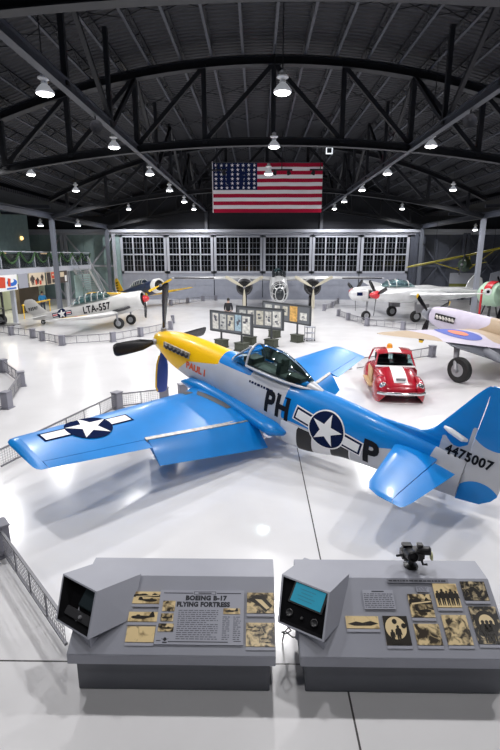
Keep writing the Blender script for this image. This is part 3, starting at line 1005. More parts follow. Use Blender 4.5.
d.build('name_lettering', M['orange_red'], at(2.28, -0.16, side), fus, P51, 0.05)
d = Decal()
x = 0
for wd in (0.05, 0.07, 0.06, 0.09, 0.05, 0.06, 0.10, 0.08):
    d.poly(rect(x, 0, x + wd, 0.05), 0, 0.006); x += wd + 0.025
d.poly(rect(x + 0.12, 0.0, x + 0.17, 0.05), 0, 0.006); d.poly(rect(x + 0.35, 0.0, x + 0.5, 0.03), 0, 0.006)
d.build('crew_lettering', M['navy'], at(4.12, 0.13, side), fus, P51, 0.05)
tail_all = MB(); tail_all.add(fn.v, fn.f); tail_all.add(ru.v, ru.f); tail_all.add(F.v, F.f); finrud = tail_all.bvh()
d = Decal(); d.text('4475007', 0.26, 0, 0.006, bold=0.010, sx=0.86, spacing=1.08)
d.build('serial_lettering', M['letter_black'], at(9.17, 0.42, on_side(finrud, 3)), fin, P51, 0.05)
# ------------------------------------------------------------------ display desks
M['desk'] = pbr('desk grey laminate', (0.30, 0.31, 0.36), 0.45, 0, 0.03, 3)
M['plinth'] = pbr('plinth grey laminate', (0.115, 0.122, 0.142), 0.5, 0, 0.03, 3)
M['plate'] = pbr('info panel', (0.37, 0.38, 0.44), 0.4)
M['ink'] = pbr('printed ink', (0.02, 0.022, 0.03), 0.6)
M['ink_soft'] = pbr('small print', (0.10, 0.105, 0.13), 0.6)
M['photo_edge'] = pbr('photo mount', (0.20, 0.205, 0.24), 0.5)
M['screen_blue'] = emit('lit teal screen', (0.004, 0.17, 0.26), 0.6)
M['lining'] = pbr('matt black lining', (0.006, 0.006, 0.007), 0.9, spec=0.05)
M['screen_off'] = pbr('dark picture tube', (0.03, 0.042, 0.048), 0.12)
def sepia_mat(name, lo, hi, sc, thr):
    m, nt, b = new_mat(name)
    tc = nt.nodes.new('ShaderNodeTexCoord'); oi = nt.nodes.new('ShaderNodeObjectInfo')
    ad = nt.nodes.new('ShaderNodeVectorMath'); ad.operation = 'ADD'
    sc_ = nt.nodes.new('ShaderNodeVectorMath'); sc_.operation = 'SCALE'; sc_.inputs['Scale'].default_value = 37.0
    cb = nt.nodes.new('ShaderNodeCombineXYZ')
    for i in range(3): nt.links.new(oi.outputs['Random'], cb.inputs[i])
    nt.links.new(cb.outputs[0], sc_.inputs[0])
    nt.links.new(tc.outputs['Object'], ad.inputs[0]); nt.links.new(sc_.outputs[0], ad.inputs[1])
    n = nt.nodes.new('ShaderNodeTexNoise'); n.inputs['Scale'].default_value = sc; n.inputs['Detail'].default_value = 6; n.inputs['Distortion'].default_value = 0.6
    nt.links.new(ad.outputs[0], n.inputs['Vector'])
    r = nt.nodes.new('ShaderNodeValToRGB')
    r.color_ramp.elements[0].position = thr - 0.07; r.color_ramp.elements[1].position = thr + 0.10
    r.color_ramp.elements[0].color = (*lo, 1); r.color_ramp.elements[1].color = (*hi, 1)
    nt.links.new(n.outputs['Fac'], r.inputs['Fac']); nt.links.new(r.outputs['Color'], b.inputs['Base Color'])
    b.inputs['Roughness'].default_value = 0.3
    return m
M['sepia_light'] = sepia_mat('pale sepia print', (0.22, 0.15, 0.07), (0.80, 0.62, 0.33), 9, 0.38)
M['sepia_mid'] = sepia_mat('sepia print', (0.035, 0.025, 0.015), (0.74, 0.58, 0.32), 13, 0.49)
M['sepia_dark'] = sepia_mat('dark sepia print', (0.012, 0.010, 0.008), (0.62, 0.50, 0.30), 15, 0.56)
M['sepia_ink'] = pbr('sepia dark tone', (0.016, 0.012, 0.008), 0.35)
M['sepia_tan'] = pbr('sepia light tone', (0.78, 0.62, 0.36), 0.35)

SA = math.atan2(0.43, 0.69)
def desk(name, label, x0, x1):
    """origin at the front edge on the floor; local x from 0 to width, y away from the viewer"""
    W = x1 - x0
    r = thing(name, label, 'display desk', (x0, 4.11, 0))
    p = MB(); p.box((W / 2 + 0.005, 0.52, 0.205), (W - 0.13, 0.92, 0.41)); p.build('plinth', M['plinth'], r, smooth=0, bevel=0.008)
    b = MB()
    prof = [(0.0, 0.395), (0.0, 0.52), (0.72, 0.955), (1.06, 0.955), (1.06, 0.395)]
    b.loft([[V((x, y, z)) for y, z in prof] for x in (0, W)])
    b.build('desk_top', M['desk'], r, smooth=0, bevel=0.006)
    return r
def slope(u, v, off=0.0):
    """a point of the sloping face: u along x, v up the slope from the front edge (y 0.02, z 0.53)"""
    n = V((0, -math.sin(SA), math.cos(SA)))
    return V((0, 0.0, 0.52)) + V((u, v * math.cos(SA), v * math.sin(SA))) + n * off
SFR = Matrix.Translation((0, 0, 0.52)) @ Matrix.Rotation(SA, 4, 'X')

def plate(parent, name, mat, u0, v0, u1, v1, th=0.012, label=None, lift=0.0):
    m = MB(); m.box(((u1 - u0) / 2 * 0, 0, th / 2), (u1 - u0, v1 - v0, th))
    o = m.build(name, mat, parent, smooth=0, label=label)
    o.matrix_local = SFR @ Matrix.Translation(((u0 + u1) / 2, (v0 + v1) / 2, lift))
    return o
def marks(parent, name, mat, polys, z=0.0135, th=0.002):
    m = MB()
    for p in polys:
        m.prism(p, th, Matrix.Translation((0, 0, z)))
    return m.build(name, mat, parent, smooth=0)
def writing(parent, name, mat, txt, size, at, bold=0.0, sx=1.0, z=0.0135, spacing=1.0):
    m = MB(); vs, fs = text2d(txt, size, bold, spacing)
    m.add([V((x * sx + at[0], y + at[1], z)) for x, y in vs], fs)
    return m.build(name, mat, parent, smooth=0, normals=False)

def bomber_poly(cx, cy, s, flip=1):
    """side view of an old bomber"""
    q = [(-1, 0.0), (-0.9, 0.08), (-0.6, 0.12), (-0.5, 0.2), (-0.3, 0.2), (-0.2, 0.12), (0.5, 0.1), (0.7, 0.42), (0.85, 0.44), (0.98, 0.1), (0.98, 0.02), (0.4, -0.06), (0.1, -0.14), (-0.5, -0.14), (-0.85, -0.1)]
    return [(cx + flip * x * s, cy + y * s) for x, y in q]
def person_poly(cx, cy, h):
    q = [(-0.09, 0), (-0.03, 0), (0, 0.42), (0.03, 0), (0.09, 0), (0.12, 0.5), (0.2, 0.45), (0.16, 0.78), (0.07, 0.84), (0.08, 0.95), (0, 1.0), (-0.08, 0.95), (-0.07, 0.84), (-0.16, 0.78), (-0.2, 0.45), (-0.12, 0.5)]
    return [(cx + x * h, cy + y * h) for x, y in q]
def hill(w, y0, h, n=9, seed=1):
    rd = random.Random(seed)
    return [(-w, y0)] + [(-w + 2 * w * k / n, y0 + h * (0.4 + 0.6 * rd.random())) for k in range(n + 1)] + [(w, y0)]

PHO = 0
def photo(parent, u0, v0, u1, v1, tone, draw, label=None):
    o = plate(parent, 'photo_print', M[tone], u0, v0, u1, v1, 0.012, label)
    w, h = (u1 - u0) / 2, (v1 - v0) / 2
    if v1 - v0 < 0.5:
        cm = MB(); cm.box((0, -h - 0.02, 0.004), (2 * w, 0.03, 0.008)); cm.build('caption_strip', M['plate'], o, smooth=0)
    dk, lt = [], []
    if draw == 'plane':
        dk = [bomber_poly(0, -0.1 * h, w * 0.82)]
    elif draw == 'plane_hill':
        dk = [hill(w * 0.98, h * 0.1, h * 0.7, seed=3), bomber_poly(0.1 * w, -0.45 * h, w * 0.7, -1)]
        lt = [[(-w * .8, h * 0.05), (w * .9, h * .3), (w * .9, h * .42), (-w * .8, h * .2)]]
    elif draw == 'people':
        dk = [person_poly(-w * 0.75 + w * 0.38 * k, -h * 0.85, h * (1.25 + 0.15 * (k % 2))) for k in range(5)]
    elif draw == 'disc':
        dk = [[(-w, -h), (w, -h), (w, h), (-w, h)]]
        lt = [circ(w * 0.86, 30, -0.05 * w, 0.15 * h)]
    elif draw == 'rows':
        dk = [bomber_poly(-w * 0.6 + w * 0.3 * k, h * (0.6 - 0.32 * k), w * 0.3) for k in range(5)]
    elif draw == 'wreck':
        dk = [[(-w * .9, -h * .3), (-w * .4, h * .1), (0, -h * .1), (w * .5, h * .2), (w * .95, -h * .2), (w * .5, -h * .55), (-w * .5, -h * .6)]]
    elif draw == 'engine':
        dk = [[(-w * .95, h * .3), (-w * .3, h * .8), (w * .2, h * .7), (w * .9, -h * .3), (w * .4, -h * .9), (-w * .2, -h * .2)]]
        lt = [[(-w * .4, h * .35), (w * .1, h * .3), (w * .7, -h * .5), (w * .45, -h * .65), (-w * .1, h * .0)]]
    elif draw == 'ring':
        dk = [circ(w * 0.85, 28, 0, 0.1 * h)]
        lt = [circ(w * 0.55, 24, 0, 0.12 * h)]
    if dk: marks(o, 'picture_dark_tone', M['sepia_ink'], dk, 0.0125, 0.0012)
    if lt: marks(o, 'picture_light_tone', M['sepia_tan'], lt, 0.0140, 0.0012)
    if draw == 'disc':
        marks(o, 'picture_figures', M['sepia_ink'], [person_poly(w * 0.1, -h * 0.95, h * 1.3), person_poly(-w * 0.4, -h * 0.95, h * 1.0), circ(w * .2, 14, -.1 * w, .6 * h), circ(w * .2, 14, .6 * w, .3 * h)], 0.0155, 0.001)
    if draw == 'ring':
        marks(o, 'picture_figures', M['sepia_ink'], [person_poly(-w * .3 + .3 * w * k, -h * .95, h * 1.2) for k in range(3)], 0.0155, 0.001)
    return o

def text_lines(parent, u0, v0, u1, v1, n, seed, mat='ink_soft', z=0.0135):
    rd = random.Random(seed)
    m = MB()
    for k in range(n):
        y = v1 - (v1 - v0) * (k + 0.5) / n
        x = u0
        end = u1 - (0.3 * (u1 - u0) * rd.random() if rd.random() < 0.25 else 0)
        while x < end - 0.01:
            L = min(0.015 + 0.04 * rd.random(), end - x)
            m.box((x + L / 2, y, z), (L, (v1 - v0) / n * 0.36, 0.001))
            x += L + 0.011
    return m.build('small_print', M[mat], parent, smooth=0)

def viewer_box(parent, TL, TR, BR, BL, bR, bL, lit):
    """hooded viewing box: open slanting front TL TR BR BL, level top to bL bR, side running into the slope"""
    TL, TR, BR, BL, bR, bL = map(V, (TL, TR, BR, BL, bR, bL))
    ex, ey = (TR - TL), (BL - TL)
    nrm = ex.cross(ey).normalized()
    if nrm.y > 0: nrm = -nrm           # out of the front
    ins = lambda p, k: p
    c = (TL + TR + BR + BL) / 4
    sh = lambda p, f: c + (p - c) * f
    bBR, bBL = BR + (bR - TR) * 0.9, BL + (bL - TL) * 0.9
    bBR.z, bBL.z = BR.z + 0.02, BL.z + 0.02
    h = MB()
    outer = [TL, TR, BR, BL]
    back = [bL, bR, bBR, bBL]
    inner = [sh(p, 0.925) for p in outer]
    dv = (bL - TL).normalized()
    deep = [p + dv * (0.05 if lit else 0.13) for p in inner]
    h.add(outer + back + inner + deep, [(0, 1, 5, 4), (1, 2, 6, 5), (2, 3, 7, 6), (3, 0, 4, 7), (4, 5, 6, 7),
          (0, 8, 9, 1), (1, 9, 10, 2), (2, 10, 11, 3), (3, 11, 8, 0)])
    ho = h.build('viewer_hood', M['desk'], parent, smooth=0, normals=False)
    k = MB()
    k.add(inner + deep, [(0, 4, 5, 1), (1, 5, 6, 2), (2, 6, 7, 3), (3, 7, 4, 0), (4, 7, 6, 5)])
    k.build('hood_lining', M['lining'], ho, smooth=0, normals=False)
    # frame for things on the recessed face
    ux = (deep[1] - deep[0]).normalized(); uy = nrm.cross(ux).normalized()
    if uy.z < 0: uy = -uy
    W_, H_ = (deep[1] - deep[0]).length, (deep[3] - deep[0]).length
    cc = (deep[0] + deep[1] + deep[2] + deep[3]) / 4
    F = Matrix.Identity(4)
    for i in range(3):
        F[i][0], F[i][1], F[i][2], F[i][3] = ux[i], uy[i], nrm[i], cc[i]
    def put(mb, name, mat, smooth=30, label=None, bevel=0):
        o = mb.build(name, mat, ho, smooth=smooth, label=label, bevel=bevel); o.matrix_local = F; return o
    if lit:
        m = MB(); m.box((0.01 * W_, 0.17 * H_, 0.008), (0.74 * W_, 0.50 * H_, 0.016)); put(m, 'screen_bezel', M['black'], 0, bevel=0.004)
        m = MB(); m.box((0.01 * W_, 0.17 * H_, 0.014), (0.66 * W_, 0.43 * H_, 0.016)); put(m, 'screen', M['screen_blue'], 0, label='lit teal screen')
        m = MB()
        for k_, ln in enumerate((0.34, 0.26, 0.38, 0.3)):
            m.box((-0.02 * W_, (0.28 - 0.075 * k_) * H_, 0.0228), (ln * W_, 0.012 * H_, 0.001))
        put(m, 'screen_text', pbr('screen text', (0.02, 0.16, 0.24), 0.5), 0)
        for x in (-0.25, 0.29):
            m = MB(); m.lathe([(0.075 * W_, 0.0), (0.075 * W_, 0.012), (0.062 * W_, 0.016), (0.02 * W_, 0.006)], (x * W_, -0.30 * H_, 0), (0, 0, 1), 20); put(m, 'round_speaker', M['black'])
        m = MB(); m.lathe([(0.035 * W_, 0.0), (0.03 * W_, 0.02), (0.01 * W_, 0.022)], (0.03 * W_, -0.31 * H_, 0), (0, 0, 1), 16); put(m, 'push_button', M['black'])
    else:
        m = MB(); m.box((0.06 * W_, 0.12 * H_, 0.012), (0.44 * W_, 0.60 * H_, 0.024)); put(m, 'screen', M['screen_off'], 30, label='dark curved screen', bevel=0.012)
        m = MB(); m.box((0.05 * W_, -0.36 * H_, 0.02), (0.86 * W_, 0.2 * H_, 0.04)); put(m, 'control_shelf', M['dark_metal'], 0, bevel=0.006)
        m = MB(); m.lathe([(0.04 * W_, 0.0), (0.035 * W_, 0.025), (0.01 * W_, 0.027)], (0.1 * W_, -0.36 * H_, 0.04), (0, 0, 1), 14); put(m, 'push_button', M['grey_metal'])
    # neck under the hood down to the desk
    n = MB()
    a, b_ = BL + (BR - BL) * 0.35 - nrm * 0.10, BR - nrm * 0.03
    n.hexa([a - V((0, 0, 0.10)), b_ - V((0, 0, 0.10)), b_ - nrm * 0.3 - V((0, 0, 0.08)), a - nrm * 0.3 - V((0, 0, 0.08)), a + V((0, 0, 0.015)), b_ + V((0, 0, 0.015)), b_ - nrm * 0.3 + V((0, 0, 0.1)), a - nrm * 0.3 + V((0, 0, 0.1))])
    n.build('hood_foot', M['desk'], ho, smooth=0)
    return ho

def loc(p, x0): return (p[0] - x0, p[1] - 4.11, p[2])

X0 = -2.02
d1 = desk('display_desk', 'grey display desk with a dark viewing box and a bomber history panel', X0, 0.215)
viewer_box(d1, loc((-2.29, 4.81, 0.985), X0), loc((-1.79, 4.51, 0.985), X0), loc((-1.785, 4.145, 0.68), X0), loc((-2.245, 4.42, 0.68), X0), loc((-1.36, 4.82, 0.985), X0), loc((-1.85, 5.09, 0.985), X0), False)
for q, tone, dr in (((-1.41, .52, -1.095, .65), 'sepia_light', 'plane_hill'), ((-1.425, .33, -1.10, .43), 'sepia_light', 'plane'), ((-1.415, .125, -1.105, .28), 'sepia_light', None),
                    ((-0.10, .43, .205, .65), 'sepia_mid', 'engine'), ((-0.105, .095, .21, .33), 'sepia_mid', 'rows')):
    photo(d1, q[0] - X0, q[1], min(q[2] - X0, 2.225), q[3], tone, dr)
mp = plate(d1, 'history_panel', M['plate'], -1.10 - X0, .105, -.135 - X0, .67, 0.014)
mc = (-1.10 - .135) / 2, (.105 + .67) / 2
def rel(u, v): return u - mc[0], v - mc[1]
writing(mp, 'title_lettering', M['ink'], 'BOEING B-17', 0.066, rel(-.565, .583), 0.0045, 1.12, 0.0155, 1.10)
writing(mp, 'title_lettering', M['ink'], 'FLYING FORTRESS', 0.068, rel(-.595, .515), 0.0045, 1.02, 0.0155, 1.08)
mk = [rect(*rel(-1.06, .632), *rel(-.72, .640)), rect(*rel(-.45, .632), *rel(-.17, .640)), rect(*rel(-.95, .128), *rel(-.30, .136)), rect(*rel(-1.08, .138), *rel(-1.03, .144)), rect(*rel(-.24, .138), *rel(-.16, .144))]
fr_ = [rect(*rel(-.71, .620), *rel(-.46, .623)), rect(*rel(-.71, .652), *rel(-.46, .655)), rect(*rel(-.71, .620), *rel(-.705, .655)), rect(*rel(-.465, .620), *rel(-.46, .655)), rect(*rel(-.66, .633), *rel(-.51, .642))]
marks(mp, 'panel_rule', M['ink'], mk + fr_, 0.0142, 0.0012)
marks(mp, 'winged_emblem', M['ink'], [circ(.018, 12, *rel(-.985, .155)), [rel(-1.03, .165), rel(-.985, .15), rel(-.94, .165), rel(-.985, .14)], rect(*rel(-1.01, .118), *rel(-.96, .13))], 0.0142, 0.0012)
text_lines(mp, *rel(-.87, .15), *rel(-.42, .46), 15, 5, z=0.0146)
text_lines(mp, *rel(-.37, .15), *rel(-.29, .395), 12, 6, z=0.0146)
text_lines(mp, *rel(-.25, .15), *rel(-.165, .395), 12, 7, z=0.0146)
for q, tone in (((-1.055, .44, -.915, .55), 'sepia_mid'), ((-1.06, .335, -.92, .415), 'sepia_mid'), ((-1.075, .23, -.905, .31), 'sepia_mid'), ((-.365, .415, -.175, .475), 'sepia_light')):
    u0, v0 = rel(q[0], q[1]); u1, v1 = rel(q[2], q[3])
    m = MB(); m.box(((u0 + u1) / 2, (v0 + v1) / 2, 0.0165), (u1 - u0, v1 - v0, 0.005))
    m.build('panel_photo', M[tone], mp, smooth=0)
marks(mp, 'panel_photo_print', M['sepia_ink'], [bomber_poly(*rel(-.27, .445), .075), bomber_poly(*rel(-.99, .37), .06), bomber_poly(*rel(-.99, .265), .07, -1)], 0.0192, 0.001)

X2 = 0.475
d2_ = desk('display_desk', 'grey display desk with a lit teal screen and many old photographs', X2, 2.735)
viewer_box(d2_, loc((0.31, 4.84, 0.985), X2), loc((0.83, 4.53, 0.985), X2), loc((0.722, 4.155, 0.675), X2), loc((0.243, 4.42, 0.68), X2), loc((1.11, 4.86, 0.985), X2), loc((0.61, 5.16, 0.985), X2), True)
for q, tone, dr in (((1.0, .285, 1.362, .41), 'sepia_light', 'wreck'), ((1.412, .125, 1.68, .415), 'sepia_dark', 'disc'), ((1.742, .405, 2.003, .652), 'sepia_mid', 'plane_hill'), ((1.74, .128, 2.015, .338), 'sepia_mid', None),
                    ((2.056, .512, 2.328, .772), 'sepia_light', 'people'), ((2.07, .132, 2.341, .432), 'sepia_mid', None), ((2.385, .59, 2.665, .80), 'sepia_dark', None), ((2.40, .145, 2.70, .525), 'sepia_dark', 'ring')):
    dv = 0.0
    photo(d2_, q[0] - X2, q[1] + dv, min(q[2] - X2, 2.25), min(q[3] + dv, 0.82), tone, dr)
tp = plate(d2_, 'text_plate', M['plate'], 1.23 - X2, .485, 1.58 - X2, .693)
text_lines(tp, -.165, -.095, .165, .07, 8, 9)
marks(tp, 'plate_heading', M['ink'], [rect(-.07, .083, .07, .094)], 0.0125, 0.001)
hp = plate(d2_, 'heading_strip', M['photo_edge'], 1.54 - X2, .775, 2.25 - X2, .825)
text_lines(hp, -.34, -.02, .34, .02, 1, 12, 'ink')
tp2 = plate(d2_, 'text_plate', M['plate'], 1.86 - X2, .675, 2.0 - X2, .735); text_lines(tp2, -.06, -.025, .06, .025, 4, 13)

# cable between the desks
m = MB(); m.tube([(0.40, 4.92, 0.30), (0.36, 4.78, 0.33), (0.42, 4.66, 0.35), (0.35, 4.60, 0.36), (0.30, 4.66, 0.33), (0.36, 4.72, 0.28), (0.44, 4.70, 0.22), (0.50, 4.68, 0.24)], 0.008, 6)
m.tube([(0.33, 4.86, 0.004), (0.35, 4.80, 0.20), (0.40, 4.75, 0.32), (0.49, 4.72, 0.30)], 0.008, 6)
tag(m.build('power_cable', M['black'], smooth=40), 'loose black cable looping in the gap between the two grey desks', 'cable')

# bombsight instrument on the second desk
r = thing('optical_instrument', 'small black sighting instrument standing on the back edge of the desk', 'instrument', (1.90, 5.05, 0.9555))
r.scale = (1.22, 1.22, 1.15)
M['dark_iron'] = pbr('black enamel', (0.013, 0.013, 0.015), 0.35, 0.2)
m = MB(); m.lathe([(0.07, 0), (0.07, 0.015), (0.03, 0.03), (0.025, 0.10)], n=16); m.box((0.0, 0.01, 0.008), (0.12, 0.09, 0.016)); m.build('foot', M['dark_iron'], r)
m = MB(); m.box((0, 0, 0.155), (0.22, 0.14, 0.11)); m.build('main_body', M['dark_iron'], r, smooth=0, bevel=0.02)
m = MB(); m.lathe([(0.05, 0), (0.058, 0.02), (0.058, 0.13), (0.045, 0.14), (0.03, 0.11)], (-0.05, -0.02, 0.19), (0.1, -1, 0.25), 20); m.build('eyepiece', M['dark_iron'], r)
m = MB(); m.lathe([(0.042, 0), (0.045, 0.12), (0.03, 0.13)], (0.05, 0.0, 0.19), (0.75, -0.3, 0.2), 18); m.build('side_housing', M['dark_iron'], r)
m = MB(); m.lathe([(0.03, 0), (0.045, 0.01), (0.045, 0.025), (0.02, 0.03)], (0.165, -0.03, 0.15), (1, -0.2, 0.1), 18); m.build('dial_knob', pbr('pale brass', (0.55, 0.55, 0.30), 0.35, 0.3), r, label='pale brass dial knob')
m = MB(); m.box((-0.06, 0.0, 0.255), (0.09, 0.06, 0.03)); m.box((0.07, 0, 0.25), (0.05, 0.05, 0.04)); m.tube([(-0.1, -0.02, 0.15), (-0.165, -0.04, 0.155)], 0.012, 8); m.tube([(0.1, -0.02, 0.22), (0.17, -0.03, 0.205)], 0.014, 8); m.tube([(0.08, -0.03, 0.12), (0.1, -0.05, 0.06), (0.14, -0.06, 0.07)], 0.012, 8); m.build('levers', M['dark_iron'], r, bevel=0)
# ------------------------------------------------------------------ the other aircraft
M['trainer_silver'] = pbr('trainer silver', (0.62, 0.62, 0.61), 0.38, 0.1, 0.06, 2)
M['trainer_blue'] = pbr('trainer dark blue', (0.015, 0.03, 0.09), 0.3, coat=0.3)
M['polished'] = pbr('polished aluminium', (0.66, 0.67, 0.68), 0.28, 0.2, 0.12, 1.5)
M['pale_green'] = pbr('pale green paint', (0.42, 0.60, 0.45), 0.4)
M['tan_camo'] = (0.42, 0.32, 0.22)
M['lilac'] = (0.50, 0.46, 0.56)
M['under_grey'] = pbr('underside grey', (0.19, 0.20, 0.23), 0.5)
M['roundel_blue'] = pbr('roundel blue', (0.06, 0.10, 0.42), 0.5, spec=0.2)
M['roundel_red'] = pbr('roundel red', (0.72, 0.20, 0.10), 0.5, spec=0.2)
M['olive_yellow'] = pbr('olive yellow fabric', (0.34, 0.29, 0.012), 0.5, 0, 0.15, 2)
M['green_dark'] = pbr('dark green fabric', (0.03, 0.06, 0.035), 0.6)
M['nose_glass'] = pbr('dark nose glazing', (0.03, 0.035, 0.04), 0.1)
M['cream_blade'] = pbr('pale propeller blade', (0.62, 0.58, 0.46), 0.4)
M['scoop'] = pbr('cowl interior', (0.02, 0.02, 0.022), 0.6)

def mk_plane(name, label, frame, off, fus, fus_mat, wings, wing_mat, tail=None, tail_mat=None, fin=None, fin_mat=None, canopy=None, fus_attr=None, wing_attr=None, e=2.2):
    """fus table, wing/tail stations for the port half [(y, xle, xte, z, thick)], fin stations [(z, xle, xte, 0, thick)]"""
    xf = lambda p: V((-(p.x - off[0]), p.y, p.z - off[1]))
    r = thing(name, label, 'airplane', mat=frame @ Matrix.Translation((-off[0], 0, off[1])))
    F = MB(); fuselage(F, fus, 50, 32, e)
    fo = F.build('fuselage', fus_mat, r, xf, 50, fus_attr)
    out = dict(root=r, xf=xf, fus=fo, fmb=F, wings=[])
    for sg in (1, -1):
        w = MB(); wing(w, [(sg * a[0], *a[1:]) for a in wings], n=12, sub=5)
        wo = w.build('wing', wing_mat, r, xf, 40, wing_attr)
        out['wings'].append((wo, w))
        if tail:
            t = MB(); wing(t, [(sg * a[0], *a[1:]) for a in tail], n=8, sub=3); t.build('tailplane', tail_mat, r, xf, 40)
    if fin:
        f = MB(); wing(f, fin, n=8, sub=3, vertical=True); out['fin'] = f.build('fin', fin_mat, r, xf, 40); out['finmb'] = f
    if canopy:
        x0, x1, z0, h, hw = canopy
        g = MB()
        prof = [(0, 0.25), (0.12, 0.95), (0.5, 1.0), (0.8, 0.85), (1.0, 0.2)]
        g.loft([arch(x0 + (x1 - x0) * t, z0 + h * lin(prof, t), hw * (0.8 + 0.2 * lin(prof, t)), z0 - 0.02, 12) for t in [k / 14 for k in range(15)]], cap0=False, cap1=False, wrap=False)
        out['can'] = g.build('canopy', M['canopy_glass'], r, xf, 50)
        c = MB()
        for t in (0.1, 0.26, 0.42, 0.58, 0.74, 0.9):
            c.tube(arch(x0 + (x1 - x0) * t, z0 + h * lin(prof, t) + 0.01, hw * (0.8 + 0.2 * lin(prof, t)) + 0.01, z0, 10), 0.025, 6)
        for sg in (1, -1):
            c.tube([(x0, sg * hw * 0.9, z0 + 0.02), (x1, sg * hw * 0.8, z0 + 0.02)], 0.03, 6)
        c.build('canopy_frame', M['trainer_silver'], out['can'], xf)
    return out

def gear(P, x, y, zt, zb, rad, wid=0.2, both=True):
    for sg in ((1, -1) if both else (1,)):
        m = MB(); m.tube([(x - 0.05, sg * y, zt), (x, sg * y, zb + rad)], [0.07, 0.05], 10)
        m.build('gear_leg', M['grey_metal'], P['root'], P['xf'])
        wheel_parts(V((x, sg * (y - wid * 0.6), zb + rad)), (0, 1, 0), rad, wid, P['root'], P['xf'])

def prop(P, hub, R, n, mat, a0=0.0, wid=0.28, spin=None, tip=None, twist=0.5):
    for k in range(n):
        b = MB(); blade(b, hub, a0 + 2 * PI * k / n, R, 0.15, wid, twist, 0.9, 0, 1 if tip else None)
        b.build('propeller_blade', [mat, tip] if tip else mat, P['root'], P['xf'])
    if spin:
        r, L, mt = spin
        MB().lathe([(0.0, -L), (r * 0.45, -L * 0.82), (r * 0.8, -L * 0.4), (r, 0.05), (r * 0.9, 0.12)], hub, (1, 0, 0), 20).build('spinner', mt, P['root'], P['xf'])
    else:
        MB().lathe([(0.04, -0.2), (0.1, -0.15), (0.12, 0.1)], hub, (1, 0, 0), 14).build('propeller_hub', M['grey_metal'], P['root'], P['xf'])

def radial(P, c, R, L, ring_mat, yc=0.0):
    m = MB(); m.lathe([(R * 0.72, 0.03), (R * 0.86, -0.02), (R * 0.97, 0.06), (R, 0.25), (R, L), (R * 0.9, L), (R * 0.88, 0.25), (R * 0.74, 0.08)], c, (1, 0, 0), 28, cap=False)
    co_ = m.build('engine_cowl', ring_mat, P['root'], P['xf'], 50)
    e = MB(); e.lathe([(0.05, 0.16), (R * 0.85, 0.2), (R * 0.88, 0.3)], c, (1, 0, 0), 20)
    e.lathe([(0.02, 0.0), (R * 0.25, 0.03), (R * 0.32, 0.2)], c, (1, 0, 0), 16)
    for k in range(9):
        a = 2 * PI * k / 9
        rd = V((0, math.sin(a), math.cos(a)))
        e.tube([V(c) + V((0.17, 0, 0)) + rd * R * 0.3, V(c) + V((0.17, 0, 0)) + rd * R * 0.82], 0.075, 8)
    e.build('radial_engine', M['scoop'], co_, P['xf'])

# ---- silver trainer LTA-557 on the left
fr1 = plane_frame((-7.42, 31.25, 1.93), math.radians(-9), 0.19)
T6F = [(0.32, 0.52, -0.60, 0.52), (0.9, 0.58, -0.68, 0.56), (1.6, 0.58, -0.72, 0.55), (2.3, 0.52, -0.74, 0.52), (3.6, 0.50, -0.72, 0.48), (4.8, 0.46, -0.62, 0.40), (6.2, 0.38, -0.40, 0.28), (7.6, 0.30, -0.16, 0.16), (8.4, 0.26, 0.0, 0.06)]
T6W = [(0.0, 1.75, 4.05, -0.60, 0.15), (1.4, 1.75, 4.0, -0.58, 0.15), (3.6, 2.25, 3.85, -0.38, 0.13), (5.7, 2.75, 3.6, -0.18, 0.11), (6.2, 2.95, 3.45, -0.14, 0.05)]
P = mk_plane('trainer_plane', 'silver trainer plane lettered LTA-557 on the left side of the hall', fr1, (1.75, -1.6), T6F, M['trainer_silver'], T6W, M['trainer_silver'],
             [(0.05, 7.1, 8.3, 0.12, 0.09), (1.9, 7.45, 8.15, 0.12, 0.08), (2.0, 7.6, 8.05, 0.12, 0.04)], M['trainer_silver'],
             [(0.2, 7.0, 8.3, 0, 0.08), (0.7, 7.5, 8.75, 0, 0.08), (1.25, 7.9, 8.75, 0, 0.08), (1.4, 8.1, 8.6, 0, 0.05)], M['trainer_silver'], (2.35, 5.2, 0.44, 0.55, 0.36))
radial(P, (0.08, 0, -0.04), 0.6, 0.9, M['trainer_silver'])
prop(P, (-0.05, 0, -0.04), 1.35, 2, M['gloss_black'], 0.5, 0.24)
MB().lathe([(0.0, -0.35), (0.16, -0.25), (0.25, 0.0), (0.2, 0.08)], (0, 0, -0.04), (1, 0, 0), 18).build('spinner', M['red'], P['root'], P['xf'])
gear(P, 1.72, 1.08, -0.6, -1.61, 0.36)
wheel_parts(V((7.7, 0, -0.29)), (0, 1, 0), 0.17, 0.1, P['root'], P['xf'])
bv = P['fmb'].bvh(); ss = on_side(bv, -3)
stb = lambda cx, cz: (lambda u, w, off: ss(cx - u, w + cz, off))
d = Decal(); d.text('LTA-557', 0.64, 0, 0.01, bold=0.02, sx=0.85, spacing=1.06); d.build('registration_lettering', M['letter_black'], stb(3.25, -0.02), P['fus'], P['xf'], 0.1)
d = Decal(); S = 0.36
d.poly(rect(-2 * S - .06, -0.25 * S - .06, 2 * S + .06, 0.25 * S + .06), 1, 0.008); d.poly(rect(-2 * S, -0.25 * S, 2 * S, 0.25 * S), 0, 0.014); d.poly(rect(-2 * S, -.04, 2 * S, .04), 2, 0.018); d.poly(circ(S), 1, 0.022); d.poly(star_pts(S * .97), 0, 0.028)
d.build('star_insignia', [M['white'], M['navy'], M['red']], stb(5.95, 0.02), P['fus'], P['xf'], 0.12)
d = Decal(); d.text('93597', 0.30, 0, 0.01, bold=0.008); fs_ = on_side(P['finmb'].bvh(), -3); d.build('tail_number', M['letter_black'], lambda u, w, off: fs_(8.15 - u, w + 0.72, off), P['fin'], P['xf'], 0.1)
